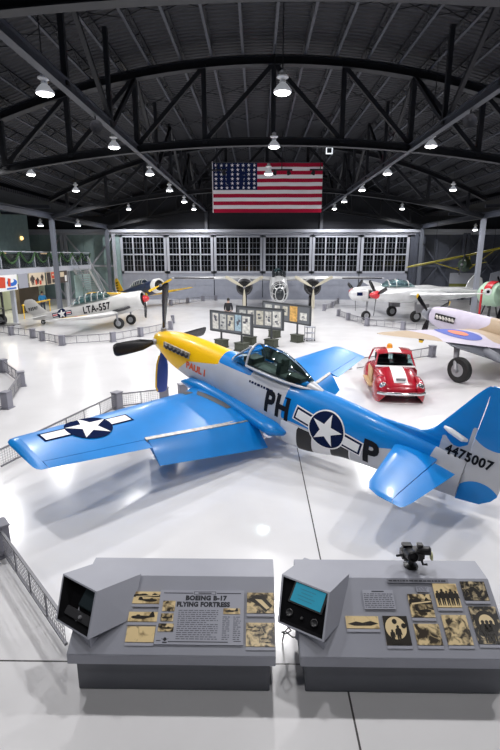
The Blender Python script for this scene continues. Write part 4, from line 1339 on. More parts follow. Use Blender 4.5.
wo, wm = P['wings'][1]; tp_ = on_top(wm.bvh())
d = Decal(); d.poly([(2.3, -3.4), (2.75, -5.6), (3.6, -5.6), (3.85, -3.4)], 0, 0.01); d.poly([(2.45, -4.3), (2.5, -4.5), (3.7, -4.5), (3.72, -4.3)], 1, 0.018)
d.build('wing_band', [M['yellow'], M['red']], tp_, wo, P['xf'], 0.2, label='yellow band near the wing tip')
ex = MB(); ex.tube([(0.9, -0.5, -0.35), (1.3, -0.62, -0.42), (2.1, -0.60, -0.45)], 0.09, 10); ex.build('exhaust_pipe', M['dark_metal'], P['root'], P['xf'])

# ---- blue and yellow trainer behind it
fr2 = plane_frame((-8.75, 43.0, 2.12), math.atan2(-0.74, 0.68), 0.17)
P = mk_plane('trainer_plane', 'dark blue trainer plane with yellow wings and tail by the hangar doors', fr2, (1.7, -1.78), T6F, M['trainer_blue'], [(0.0, 1.75, 4.0, -0.60, 0.15), (1.4, 1.8, 3.95, -0.55, 0.15), (5.2, 2.5, 3.6, -0.15, 0.11), (5.5, 2.7, 3.45, -0.12, 0.05)], M['yellow'],
             [(0.05, 7.1, 8.3, 0.12, 0.09), (1.9, 7.45, 8.15, 0.12, 0.08), (2.0, 7.6, 8.05, 0.12, 0.04)], M['yellow'],
             [(0.2, 7.0, 8.4, 0, 0.08), (0.9, 7.5, 8.75, 0, 0.08), (1.55, 7.95, 8.7, 0, 0.08), (1.7, 8.1, 8.55, 0, 0.05)], M['yellow'], (2.35, 5.2, 0.44, 0.5, 0.36))
radial(P, (0.05, 0, -0.04), 0.66, 0.55, M['white'])
prop(P, (-0.08, 0, -0.04), 1.35, 2, M['yellow'], 1.2, 0.22)
gear(P, 1.7, 1.4, -0.6, -1.78, 0.36)
d = Decal(); 
for k in range(4): d.poly(rect(0, -0.6 + 0.26 * k, 0.5, -0.48 + 0.26 * k), 0, 0.01)
fs2 = on_side(P['finmb'].bvh(), -3); d.build('tail_stripes', M['letter_black'], lambda u, w, off: fs2(8.0 + u, w + 1.0, off), P['fin'], P['xf'], 0.1)

# ---- twin engined bomber facing us in front of the doors
fr3 = plane_frame((1.98, 43.4, 1.93), math.radians(-90), 0.0)
BF = [(-2.3, 0.05, -1.05, 0.35), (-1.9, 0.30, -1.25, 0.60), (-1.2, 0.55, -1.32, 0.76), (-0.3, 0.95, -1.35, 0.80), (0.3, 1.30, -1.35, 0.80), (1.4, 1.32, -1.33, 0.80), (3.0, 1.0, -1.3, 0.78), (6.0, 0.9, -1.05, 0.65), (9.5, 0.7, -0.4, 0.4), (11.5, 0.5, 0.05, 0.15)]
P = mk_plane('bomber_plane', 'twin engined silver bomber with glazed nose facing out from the doors', fr3, (1.2, -1.93), BF, M['polished'],
             [(0.0, 1.2, 4.3, 0.55, 0.14), (3.2, 1.5, 4.2, 0.68, 0.14), (8.6, 2.1, 3.7, 0.66, 0.12), (10.1, 2.5, 3.5, 0.66, 0.08), (10.25, 2.8, 3.3, 0.66, 0.03)], M['polished'],
             [(0.05, 9.6, 11.3, 0.62, 0.1), (3.3, 9.7, 11.1, 0.62, 0.08)], M['polished'])
for sg in (1, -1):
    w = MB(); wing(w, [(sg * 3.3, 9.5, 11.6, 0, 0.08)] * 1 + [(sg * 3.36, 9.5, 11.6, 0, 0.08)], n=6, sub=1)
    t = MB(); t.prism([(9.5, 0.1), (11.5, 0.1), (11.5, 1.6), (10.8, 2.1), (10.0, 2.0)], 0.1, Matrix(((1, 0, 0, 0), (0, 0, 1, sg * 3.3 - 0.05), (0, 1, 0, 0), (0, 0, 0, 1)))); t.build('twin_fin', M['polished'], P['root'], P['xf'], 0)
    nm = MB(); fuselage(nm, [(0.15, 0.55, -0.62, 0.55), (1.0, 0.75, -0.8, 0.74), (2.4, 0.85, -0.75, 0.7), (4.2, 0.80, -0.3, 0.45), (5.6, 0.66, 0.3, 0.12)], 24, 24, 2.0, sg * 3.12); nm.build('nacelle', M['polished'], P['root'], P['xf'], 50)
    PP = dict(root=P['root'], xf=P['xf'])
    radial(PP, (-0.05, sg * 3.12, -0.05), 0.75, 1.2, M['dark_metal'])
    prop(PP, (-0.25, sg * 3.12, -0.05), 1.95, 3, M['cream_blade'], PI, 0.30, None, None, 0.35)
    di = MB(); di.tube([(1.33 + 0.12 * (y - 4.2), sg * y, 0.70) for y in (6.0, 7.3, 8.6)] + [(2.02, sg * 9.8, 0.68)], 0.06, 8); di.build('wing_leading_boot', M['black'], P['wings'][0 if sg > 0 else 1][0], P['xf'])
    m = MB(); m.tube([(1.5, sg * 3.12, -0.6), (1.4, sg * 3.12, -1.4)], 0.1, 10); m.bar((1.4, sg * 3.12, -0.9), (2.3, sg * 3.12, -0.5), 0.08, 0.08); m.build('gear_leg', M['grey_metal'], P['root'], P['xf'])
    wheel_parts(V((1.3, sg * 3.12, -1.37)), (0, 1, 0), 0.56, 0.4, P['root'], P['xf'])
m = MB(); m.tube([(-0.6, 0, -1.1), (-0.7, 0, -1.55)], 0.07, 10); m.build('gear_leg', M['grey_metal'], P['root'], P['xf'])
wheel_parts(V((-0.7, 0, -1.55)), (0, 1, 0), 0.38, 0.25, P['root'], P['xf'])
ng = MB(); fuselage(ng, [(-2.34, 0.0, -1.0, 0.34), (-1.93, 0.31, -1.22, 0.612), (-1.25, 0.54, -1.28, 0.765)], 8, 24, 2.2); ngo = ng.build('glazed_nose', M['nose_glass'], P['root'], P['xf'], 60)
fm = MB()
for x in (-2.3, -1.93, -1.6, -1.26):
    zt, zb, hw = interp([(-2.34, 0.02, -1.02, 0.36), (-1.93, 0.33, -1.24, 0.63), (-1.25, 0.56, -1.3, 0.78)], x)
    q = fus_ring(x, zt, zb, hw, 2.2, 24); fm.tube(q + [q[0]], 0.035, 6)
for k in range(0, 24, 3):
    fm.tube([fus_ring(x, *interp([(-2.34, 0.02, -1.02, 0.36), (-1.93, 0.33, -1.24, 0.63), (-1.25, 0.56, -1.3, 0.78)], x), 2.2, 24)[k] for x in (-2.3, -1.93, -1.6, -1.26)], 0.03, 6)
fm.build('nose_frame', M['polished'], ngo, P['xf'])
cw = MB()
for k in range(4): cw.box((-0.02, -0.48 + 0.32 * k, 1.12), (0.5, 0.27, 0.26), Matrix.Rotation(-0.65, 3, 'Y'))
cw.build('cockpit_windows', M['nose_glass'], P['root'], P['xf'], 0)
tu = MB(); tu.lathe([(0.5, 0), (0.5, 0.12), (0.42, 0.36), (0.2, 0.52), (0.02, 0.55)], (2.6, 0, 1.05), (0, 0, 1), 20); tu.build('top_turret', M['canopy_glass'], P['root'], P['xf'])

# ---- twin boom fighter on the right
hd = math.atan2(-0.24, -0.97)
fr4 = plane_frame((11.05, 35.8, 2.0), hd, 0.0)
fx = lambda p: V((-p.x, p.y, p.z + 2.0))
P = mk_plane('twin_boom_fighter', 'polished twin boom fighter with red spinners and star insignia at right', fr4, (0, -2.0), [(-4.45, 0.12, -0.20, 0.14), (-4.2, 0.34, -0.46, 0.36), (-3.4, 0.50, -0.60, 0.50), (-2.0, 0.55, -0.62, 0.46), (-0.6, 0.52, -0.60, 0.45), (0.9, 0.4, -0.4, 0.35), (2.2, 0.2, -0.1, 0.1)], M['polished'],
             [(0.0, -0.9, 1.9, -0.1, 0.14), (2.2, -0.85, 1.8, 0.0, 0.14), (5.5, -0.3, 1.35, 0.28, 0.12), (7.4, 0.1, 1.1, 0.45, 0.09), (7.85, 0.4, 0.9, 0.5, 0.04)], M['polished'])
g = MB(); g.loft([arch(x, 0.5 + h, 0.36 * k, 0.42, 12) for x, h, k in ((-2.0, 0.08, 0.8), (-1.5, 0.42, 0.95), (-0.7, 0.5, 1), (0.1, 0.36, 0.9), (0.7, 0.02, 0.6))], cap0=False, cap1=False, wrap=False); c = g.build('canopy', M['canopy_glass'], P['root'], P['xf'], 50)
fm = MB()
for x, h, k in ((-1.5, 0.43, 0.96), (-0.9, 0.49, 1.0), (0.1, 0.37, 0.91)): fm.tube(arch(x, 0.5 + h, 0.37 * k, 0.44, 10), 0.03, 6)
fm.build('canopy_frame', M['trainer_silver'], c, P['xf'])
for sg in (1, -1):
    b = MB(); fuselage(b, [(-3.2, 0.26, -0.30, 0.26), (-2.2, 0.36, -0.52, 0.36), (-0.8, 0.40, -0.60, 0.38), (0.8, 0.38, -0.5, 0.34), (3.0, 0.42, -0.42, 0.36), (4.2, 0.26, -0.28, 0.24), (7.6, 0.18, -0.12, 0.1)], 30, 20, 2.1, sg * 1.7); b.build('boom', M['polished'], P['root'], P['xf'], 50)
    PP = dict(root=P['root'], xf=P['xf'])
    prop(PP, (-3.2, sg * 1.7, 0.0), 1.5, 3, M['gloss_black'], PI + 0.15 * sg, 0.26, (0.30, 0.55, M['red']))
    t = MB(); t.prism([(6.6, -0.7), (7.6, -0.6), (8.1, 0.1), (7.9, 0.9), (7.2, 1.2), (6.7, 0.7), (6.4, 0.0)], 0.08, Matrix(((1, 0, 0, 0), (0, 0, 1, sg * 1.7 - 0.04), (0, 1, 0, 0), (0, 0, 0, 1)))); t.build('twin_fin', M['polished'], P['root'], P['xf'], 0)
    m = MB(); m.tube([(-0.1, sg * 1.7, -0.4), (0, sg * 1.7, -1.6)], 0.08, 10); m.box((0.35, sg * 1.95, -1.0), (1.0, 0.03, 0.6)); m.build('gear_leg', M['grey_metal'], P['root'], P['xf'])
    wheel_parts(V((0, sg * 1.7, -1.58)), (0, 1, 0), 0.42, 0.26, P['root'], P['xf'])
t = MB(); wing(t, [(-1.7, 6.7, 7.8, 0.05, 0.08), (1.7, 6.7, 7.8, 0.05, 0.08)], n=8, sub=2); t.build('tailplane', M['polished'], P['root'], P['xf'], 40)
m = MB(); m.tube([(-3.0, 0, -0.5), (-3.05, 0, -1.65)], 0.07, 10); m.build('gear_leg', M['grey_metal'], P['root'], P['xf'])
wheel_parts(V((-3.05, 0, -1.64)), (0, 1, 0), 0.36, 0.22, P['root'], P['xf'])
wo, wm = P['wings'][0]; tp_ = on_top(wm.bvh())
d = Decal(); S = 0.62
def trw(pts, cx=0.55, cy=5.3): return [(cx - y, cy - (-x)) for x, y in pts]
d.poly(trw(rect(-2 * S - .06, -.25 * S - .06, 2 * S + .06, .25 * S + .06)), 1, 0.008); d.poly(trw(rect(-2 * S, -.25 * S, 2 * S, .25 * S)), 0, 0.012); d.poly(trw(circ(S)), 1, 0.018); d.poly(trw(star_pts(S * .97)), 0, 0.024)
d.build('star_insignia', [M['white'], M['navy']], tp_, wo, P['xf'], 0.15)
ps = on_side(P['fmb'].bvh(), 3)
d = Decal(); d.poly(rect(-.32, -.34, .32, .34), 0, 0.008); d.poly(rect(-.27, -.29, .27, .29), 1, 0.014); d.poly(circ(.12, 16, 0, .05), 2, 0.02); d.poly(rect(-.1, -.26, .12, -.05), 2, 0.02)
d.build('nose_art_panel', [M['gap_metal'], M['scoop'], pbr('nose art tan', (0.5, 0.36, 0.24), 0.5)], lambda u, w, off: ps(-2.9 + u, w - 0.05, off), P['fus'], P['xf'], 0.1, label='dark nose art panel')
d = Decal(); d.poly(rect(-.2, -.12, .2, .12), 0, 0.01); d.build('nose_marking', M['navy'], lambda u, w, off: ps(-3.85 + u, w - 0.02, off), P['fus'], P['xf'], 0.1)

# ---- camouflaged fighter with a roundel, close on the right
fr5 = plane_frame((8.6, 23.7, 1.90), math.atan2(0.866, -0.5), 0.10)
f_tan = lambda p: max(p.y - 4.75 - 0.3 * math.sin(2.6 * p.x), min(1.75 + 0.3 * math.sin(2.6 * p.x + 1) - p.y, p.y + 0.2))
f_tanf = lambda p: p.x - 3.3 - 0.3 * math.sin(6 * p.z)
M['camo_wing'] = layered('tan and lilac wing camouflage', M['lilac'], [('tan_patch', M['tan_camo'])], 0.5, 0, 0, 0.06)
M['camo_body'] = layered('tan and lilac body camouflage', M['lilac'], [('tan_patch', M['tan_camo'])], 0.5, 0, 0, 0.06)
ZC = lambda y: -0.36 + 0.105 * y
P = mk_plane('camouflaged_fighter', 'tan and lilac fighter plane with a blue and red roundel on its wing', fr5, (4.8, -1.40),
             [(0.35, 0.36, -0.46, 0.38), (0.9, 0.44, -0.62, 0.46), (1.8, 0.47, -0.72, 0.50), (3.0, 0.47, -0.74, 0.52), (4.5, 0.46, -0.66, 0.50), (6.0, 0.42, -0.5, 0.42), (8.0, 0.3, -0.25, 0.24), (9.8, 0.2, 0.0, 0.06)], M['camo_body'],
             [(0.0, 2.5, 6.5, ZC(0), 0.12), (2.6, 2.75, 5.55, ZC(2.6), 0.115), (4.2, 2.95, 4.85, ZC(4.2), 0.105), (5.4, 3.15, 4.35, ZC(5.4), 0.095), (6.5, 3.4, 4.0, ZC(6.5), 0.08), (6.95, 3.58, 3.8, ZC(6.95), 0.05)], M['camo_wing'],
             [(0.05, 8.0, 9.2, 0.2, 0.08), (1.9, 8.3, 9.0, 0.2, 0.07)], M['camo_body'], [(0.2, 7.8, 9.6, 0, 0.08), (1.4, 8.6, 9.7, 0, 0.08), (1.6, 8.9, 9.5, 0, 0.04)], M['camo_body'], (4.6, 6.6, 0.42, 0.48, 0.34), dict(tan_patch=f_tanf), dict(tan_patch=f_tan))
prop(P, (0.05, 0, -0.05), 1.5, 3, M['gloss_black'], 0.85, 0.32, (0.33, 0.45, M['under_grey']), M['yellow'])
for sg in (1, -1):
    ep = MB(); ep.box((1.35, sg * 0.47, 0.02), (1.1, 0.08, 0.30)); epo = ep.build('exhaust_panel', M['scoop'], P['root'], P['xf'], 0)
    for k in range(6):
        q = MB(); q.tube([(0.90 + .175 * k, sg * .48, .06), (0.98 + .175 * k, sg * .60, .05), (1.08 + .175 * k, sg * .62, -.02)], [.06, .065, .055], 8); q.build('exhaust_stub', M['gap_metal'], epo, P['xf'])
    WX, WY, WZ = 5.15, 4.05, -0.90
    lg = MB(); lg.tube([(4.6, sg * (WY - .35), ZC(3.7) - 0.05), (WX, sg * (WY + 0.22), WZ)], [0.12, 0.08], 12); lg.tube([(WX, sg * (WY + .28), WZ), (WX, sg * (WY - .12), WZ)], 0.07, 10); lg.build('gear_leg', M['grey_metal'], P['root'], P['xf'])
    wheel_parts(V((WX, sg * (WY - 0.02), WZ)), (0, 1, 0), 0.49, 0.27, P['root'], P['xf'])
    fl = MB(); fl.loft([[V((x, sg * (2.9 + r * math.cos(t)), ZC(2.9) - 0.12 + z + r * 0.9 * math.sin(t))) for t in [2 * PI * k / 14 for k in range(14)]] for x, r, z in ((4.6, 0.12, 0.0), (5.2, 0.2, -0.05), (5.8, 0.18, -0.18), (6.1, 0.04, -0.3))]); fl.build('gear_fairing', M['under_grey'], P['root'], P['xf'], 50)
    f = MB(); f.loft([[V((xx, sg * y, ZC(y) - 0.02)), V((xx + 0.35, sg * y, ZC(y) - dz)), V((xx + 0.38, sg * y, ZC(y) - dz + 0.03)), V((xx + 0.1, sg * y, ZC(y)))] for y, xx, dz in ((0.6, 6.0, 0.75), (2.0, 5.5, 0.62), (4.4, 4.55, 0.12))]); f.build('split_flap', M['under_grey'], P['root'], P['xf'], 0)
wo, wm = P['wings'][0]; tp_ = on_top(wm.bvh())
d = Decal(); d.poly(circ(0.92, 40, 3.85, 2.75), 0, 0.008); d.poly(circ(0.40, 30, 3.85, 2.75), 1, 0.016)
d.build('wing_roundel', [M['roundel_blue'], M['roundel_red']], tp_, wo, P['xf'], 0.12, label='blue and red roundel')

# ---- yellow high winged plane hanging on the right
fr6 = plane_frame((18.2, 43.3, 4.0), math.atan2(-0.85, -0.5), 0.05, 0.22)
P = mk_plane('hanging_plane', 'olive yellow high winged plane hanging high up beside the right column', fr6, (2.0, 0.0), [(0.2, 0.25, -0.4, 0.35), (1.0, 0.4, -0.6, 0.45), (2.0, 0.7, -0.7, 0.46), (3.5, 0.6, -0.6, 0.42), (5.5, 0.2, -0.3, 0.2), (6.8, 0.1, -0.05, 0.05)], M['green_dark'],
             [(0.0, 1.4, 3.0, 0.72, 0.12), (4.6, 1.4, 3.0, 0.78, 0.12), (5.2, 1.7, 2.7, 0.8, 0.05)], M['olive_yellow'], [(0.05, 5.8, 6.8, 0.05, 0.08), (1.5, 6.0, 6.7, 0.05, 0.06)], M['olive_yellow'], [(0.1, 5.8, 6.9, 0, 0.07), (1.0, 6.3, 6.9, 0, 0.06)], M['olive_yellow'])
prop(P, (0.1, 0, -0.1), 0.9, 2, M['dark_metal'], 0.4, 0.16)
wo, wm = P['wings'][1]; tp_ = on_top(wm.bvh())
d = Decal(); S = 0.45
def trh(pts): return [(2.2 - y, -3.9 - x) for x, y in pts]
d.poly(trh(rect(-2 * S, -.25 * S, 2 * S, .25 * S)), 0, 0.01); d.poly(trh(circ(S)), 1, 0.016); d.poly(trh(star_pts(S * .97)), 0, 0.022)
d.build('star_insignia', [M['white'], M['navy']], tp_, wo, P['xf'], 0.15)
d = Decal(); d.text('50', 0.6, 0, 0.01, bold=0.02); s6 = on_side(P['fmb'].bvh(), -3); d.build('number_lettering', M['white'], lambda u, w, off: s6(2.3 - u, w, off), P['fus'], P['xf'], 0.1)
inv6 = fr6.inverted()
for x, y in ((1.6, 2.5), (1.6, -2.5), (6.3, 0)):
    top = fr6 @ V((-x, y, 0.85)); q = inv6 @ V((top.x, top.y, 8.76))
    cb = MB(); cb.tube([(x, y, 0.8 if x < 3 else 0.2), (-q.x, q.y, q.z)], 0.015, 6); cb.build('hanging_cable', M['steel'], P['root'], P['xf'])
for sg in (1, -1):
    s_ = MB(); s_.tube([(1.7, sg * 0.4, -0.5), (1.9, sg * 2.6, 0.72)], 0.04, 8); s_.build('wing_strut', M['olive_yellow'], P['root'], P['xf'])
# ------------------------------------------------------------------ red open-topped little car
M['car_red'] = pbr('car red', (0.38, 0.006, 0.02), 0.25, coat=0.6)
M['chrome'] = pbr('chrome', (0.75, 0.76, 0.78), 0.15, 0.9)
M['tan_board'] = pbr('tan running board', (0.55, 0.36, 0.18), 0.6)
M['amber'] = pbr('amber beacon', (0.80, 0.30, 0.02), 0.3)
car = thing('small_car', 'red little car with a white bonnet stripe and an amber beacon on its roof', 'car', (4.68, 14.62, 0), rz=-0.09)
# local: x across, y from front (0) to rear (3.5)
CB = [(0.05, 0.46, 0.24, 0.40), (0.2, 0.62, 0.20, 0.52), (0.6, 0.80, 0.18, 0.58), (1.1, 0.92, 0.18, 0.62), (1.5, 0.95, 0.18, 0.66), (2.3, 0.90, 0.18, 0.66), (2.9, 0.88, 0.2, 0.60), (3.3, 0.70, 0.24, 0.5), (3.5, 0.48, 0.3, 0.4)]
b = MB(); fuselage(b, CB, 40, 36, 2.8)
sw = lambda p: V((-p.y * 1.12, p.x, p.z))       # builder frame (along, across, up) to (across, along, up)
bo = b.build('car_body', M['car_red'], car, sw, 50)
btop = on_top(b.bvh())
for sg in (1, -1):
    for y0, L in ((0.62, 0.62), (2.85, 0.60)):
        f = MB()
        f.loft([[V((y0 + L * math.sin(u), sg * (0.42 + 0.33 * math.cos(u) ** 0.5 * (1 if math.cos(t) > 0 else 0.2) * abs(math.cos(t)) ** 0.6), 0.28 + 0.50 * math.cos(u) ** 0.6 * math.sin(t))) for t in [-0.25 * PI + 1.25 * PI * k / 16 for k in range(17)]] for u in [-1.5 + 3.0 * j / 16 for j in range(17)]])
        f.build('fender', M['car_red'], car, sw, 60)
        w = wheel_parts(V((y0, sg * 0.62, 0.29)), (0, 1, 0), 0.29, 0.17, car, sw)
    r_ = MB(); r_.box((1.75, sg * 0.70, 0.30), (1.5, 0.22, 0.05)); r_.build('running_board', M['tan_board'], car, sw, 0)
    r_ = MB(); r_.box((1.85, sg * 0.665, 0.56), (0.9, 0.04, 0.5)); r_.build('door_panel', M['tan_board'] if sg > 0 else M['car_red'], car, sw, 0, bevel=0.01)
    h = MB(); h.lathe([(0.11, 0), (0.115, 0.05), (0.09, 0.09), (0.02, 0.11)], (0.16, sg * 0.52, 0.55), (-1, 0, 0.25), 18); h.build('headlight', M['chrome'], car, sw)
    p = MB(); p.tube([(1.35, sg * 0.60, 0.92), (1.62, sg * 0.50, 1.34)], 0.03, 8); p.tube([(2.55, sg * 0.52, 1.32), (2.75, sg * 0.62, 0.90)], 0.03, 8); p.build('roof_pillar', M['car_red'], car, sw)
d = Decal(); d.poly(rect(0.22, -0.2, 1.28, 0.2), 0, 0.006); d.build('bonnet_stripe', M['white'], btop, bo, sw, 0.08, label='white bonnet stripe')
pl = MB(); pl.box((0.30, 0.0, 0.735), (0.02, 0.30, 0.20), Matrix.Rotation(-0.75, 3, 'Y')); plo = pl.build('number_plate', M['white'], car, sw, 0)
q = MB()
for k in range(2): q.box((0.285 + .045 * k, 0.0, 0.725 + .042 * k), (0.012, 0.24, 0.03), Matrix.Rotation(-0.75, 3, 'Y'))
q.build('plate_lettering', M['letter_black'], plo, sw, 0)
bp = MB(); bp.tube([(0.1, -0.66, 0.34), (-0.03, -0.5, 0.34), (-0.08, 0, 0.34), (-0.03, 0.5, 0.34), (0.1, 0.66, 0.34)], 0.055, 10); bp.build('bumper', M['chrome'], car, sw)
rf = MB(); rf.loft([[V((x, 0.56 * s * k, z + 0.05 * (1 - s * s))) for s in [-1 + 2 * j / 12 for j in range(13)]] + [V((x, 0.56 * s * k, z - 0.03 + 0.05 * (1 - s * s))) for s in [1 - 2 * j / 12 for j in range(13)]] for x, z, k in ((1.58, 1.33, 0.92), (1.8, 1.40, 1.0), (2.3, 1.40, 1.0), (2.62, 1.31, 0.92))])
rfo = rf.build('roof', M['car_red'], car, sw, 50)
d = Decal(); d.poly(rect(1.58, -0.2, 2.62, 0.2), 0, 0.006); d.build('roof_stripe', M['white'], on_top(rf.bvh()), rfo, sw, 0.08)
wsn = MB(); wsn.hexa([V(p) for p in ((1.36, -0.58, 0.93), (1.36, 0.58, 0.93), (1.39, 0.58, 0.93), (1.39, -0.58, 0.93), (1.60, -0.47, 1.32), (1.60, 0.47, 1.32), (1.63, 0.47, 1.32), (1.63, -0.47, 1.32))]); wsn.build('windscreen', M['canopy_glass'], car, sw, 0)
wf = MB(); wf.tube([(1.34, -0.6, 0.93), (1.34, 0.6, 0.93)], 0.035, 8); wf.build('windscreen_frame', M['white'], car, sw)
se = MB()
for sg in (1, -1): se.box((2.1, sg * 0.28, 0.98), (0.4, 0.42, 0.14)); se.box((2.32, sg * 0.28, 1.12), (0.12, 0.42, 0.3))
se.box((1.55, 0, 0.97), (0.2, 1.1, 0.08)); se.build('seats', M['black'], car, sw, 0, bevel=0.03)
be = MB(); be.lathe([(0.10, 0), (0.10, 0.03), (0.085, 0.04), (0.085, 0.14), (0.05, 0.18), (0.01, 0.19)], (2.0, 0.1, 1.44), (0, 0, 1), 18); be.build('beacon', M['amber'], car, sw, label='amber beacon')
st_ = MB(); st_.tube([V((1.75 + 0.1 * math.sin(t), -0.28 + 0.16 * math.cos(t), 1.05 + 0.12 * math.sin(t))) for t in [2 * PI * k / 16 for k in range(17)]], 0.015, 6); st_.build('steering_wheel', M['black'], car, sw)

# ------------------------------------------------------------------ display boards in the middle of the hall
M['board_grey'] = pbr('board felt grey', (0.13, 0.14, 0.155), 0.8)
M['board_frame'] = pbr('board frame', (0.045, 0.05, 0.055), 0.5)
M['crate'] = pbr('olive crate', (0.055, 0.062, 0.045), 0.7, 0, 0.2, 6)
pic_tones = [(0.55, 0.54, 0.50), (0.45, 0.46, 0.44), (0.52, 0.50, 0.42), (0.30, 0.42, 0.50), (0.60, 0.60, 0.56), (0.62, 0.36, 0.10)]
PIC = [pbr('printed sheet', c, 0.6, 0, 0.35, 7) for c in pic_tones]
def board(label, A, B, s0, s1, z0, z1, pics, feet):
    A, B = V(A), V(B)
    u = (B - A).normalized()
    ang = math.atan2(u.y, u.x)
    r = thing('display_board', label, 'display board', A, rz=ang, group='framed picture boards')
    m = MB(); m.box(((s0 + s1) / 2, 0, (z0 + z1) / 2), (s1 - s0 - 0.1, 0.05, z1 - z0 - 0.1)); m.build('panel', M['board_grey'], r, smooth=0)
    m = MB()
    for z in (z0 + .04, z1 - .04): m.box(((s0 + s1) / 2, 0, z), (s1 - s0, 0.08, 0.08))
    for s in (s0 + .04, s1 - .04): m.box((s, 0, (z0 + z1) / 2), (0.08, 0.08, z1 - z0 - 0.16))
    m.build('frame', M['board_frame'], r, smooth=0)
    for s, w, h, dz, c in pics:
        m = MB(); m.box((s, -0.032, (z0 + z1) / 2 + dz), (w, 0.012, h)); po = m.build('picture', PIC[c], r, smooth=0)
        m = MB(); rd = random.Random(int(s * 100) + c)
        if c != 5:
            for k in range(4): m.box((s + rd.uniform(-.25, .25) * w, -0.040, (z0 + z1) / 2 + dz + rd.uniform(-.3, .3) * h), (w * rd.uniform(.15, .4), 0.004, h * rd.uniform(.06, .22)))
            m.build('print_blocks', M['ink_soft'], po, smooth=0)
    for s in feet:
        m = MB(); m.box((s, 0, (z0 + 0.42) / 2 + 0.05), (0.09, 0.06, z0 - 0.2)); m.build('post', M['board_frame'], r, smooth=0)
        m = MB(); m.box((s, 0, 0.20), (0.60, 0.45, 0.36)); m.box((s, 0, 0.40), (0.66, 0.51, 0.05)); m.box((s, 0, 0.03), (0.66, 0.51, 0.06))
        m.build('crate_foot', M['crate'], r, smooth=0, bevel=0.01)
board('grey picture board with five sheets in front, nearest the fighter', (-1.88, 24.35, 0), (-0.71, 23.29, 0), -0.78, 2.29, 0.80, 1.90, [(-0.35, .42, .82, 0, 0), (0.22, .42, .78, 0, 1), (0.78, .42, .74, 0, 2), (1.30, .42, .8, 0.04, 3), (1.86, .5, .86, -.02, 4)], (0.05, 1.52))
board('grey picture board in the middle of the three boards', (-0.42, 25.24, 0), (0.81, 24.38, 0), -0.85, 2.2, 0.92, 2.04, [(-0.4, .42, .7, 0, 1), (0.15, .42, .72, 0, 0), (0.72, .45, .74, 0, 2), (1.25, .4, .72, 0, 0), (1.78, .48, .8, 0, 4)], (0.05, 1.45))
board('grey picture board with an orange sheet, rearmost of the three', (1.02, 27.54, 0), (2.27, 25.89, 0), -1.08, 3.08, 1.0, 2.06, [(-0.5, .6, .7, 0, 1), (0.3, .45, .7, 0, 0), (1.0, .4, .5, 0.1, 2), (1.72, .62, .84, 0, 5), (2.52, .55, .40, -.08, 4)], (0.05, 2.03))
r = thing('trolley', 'small grey open trolley beside the rearmost picture board', 'trolley', (2.98, 26.3, 0), rz=0.3)
m = MB()
for z in (0.12, 0.45, 0.78): m.box((0, 0, z), (0.5, 0.4, 0.03))
m.build('shelf', M['column'], r, smooth=0)
for x in (-.23, .23):
    for y in (-.18, .18):
        m = MB(); m.box((x, y, 0.44), (0.03, 0.03, 0.76)); m.build('leg', M['grey_metal'], r, smooth=0)
        MB().lathe([(0.05, -.015), (0.06, 0), (0.05, .015)], (x, y, 0.06), (1, 0, 0), 12).build('caster', M['tyre'], r)

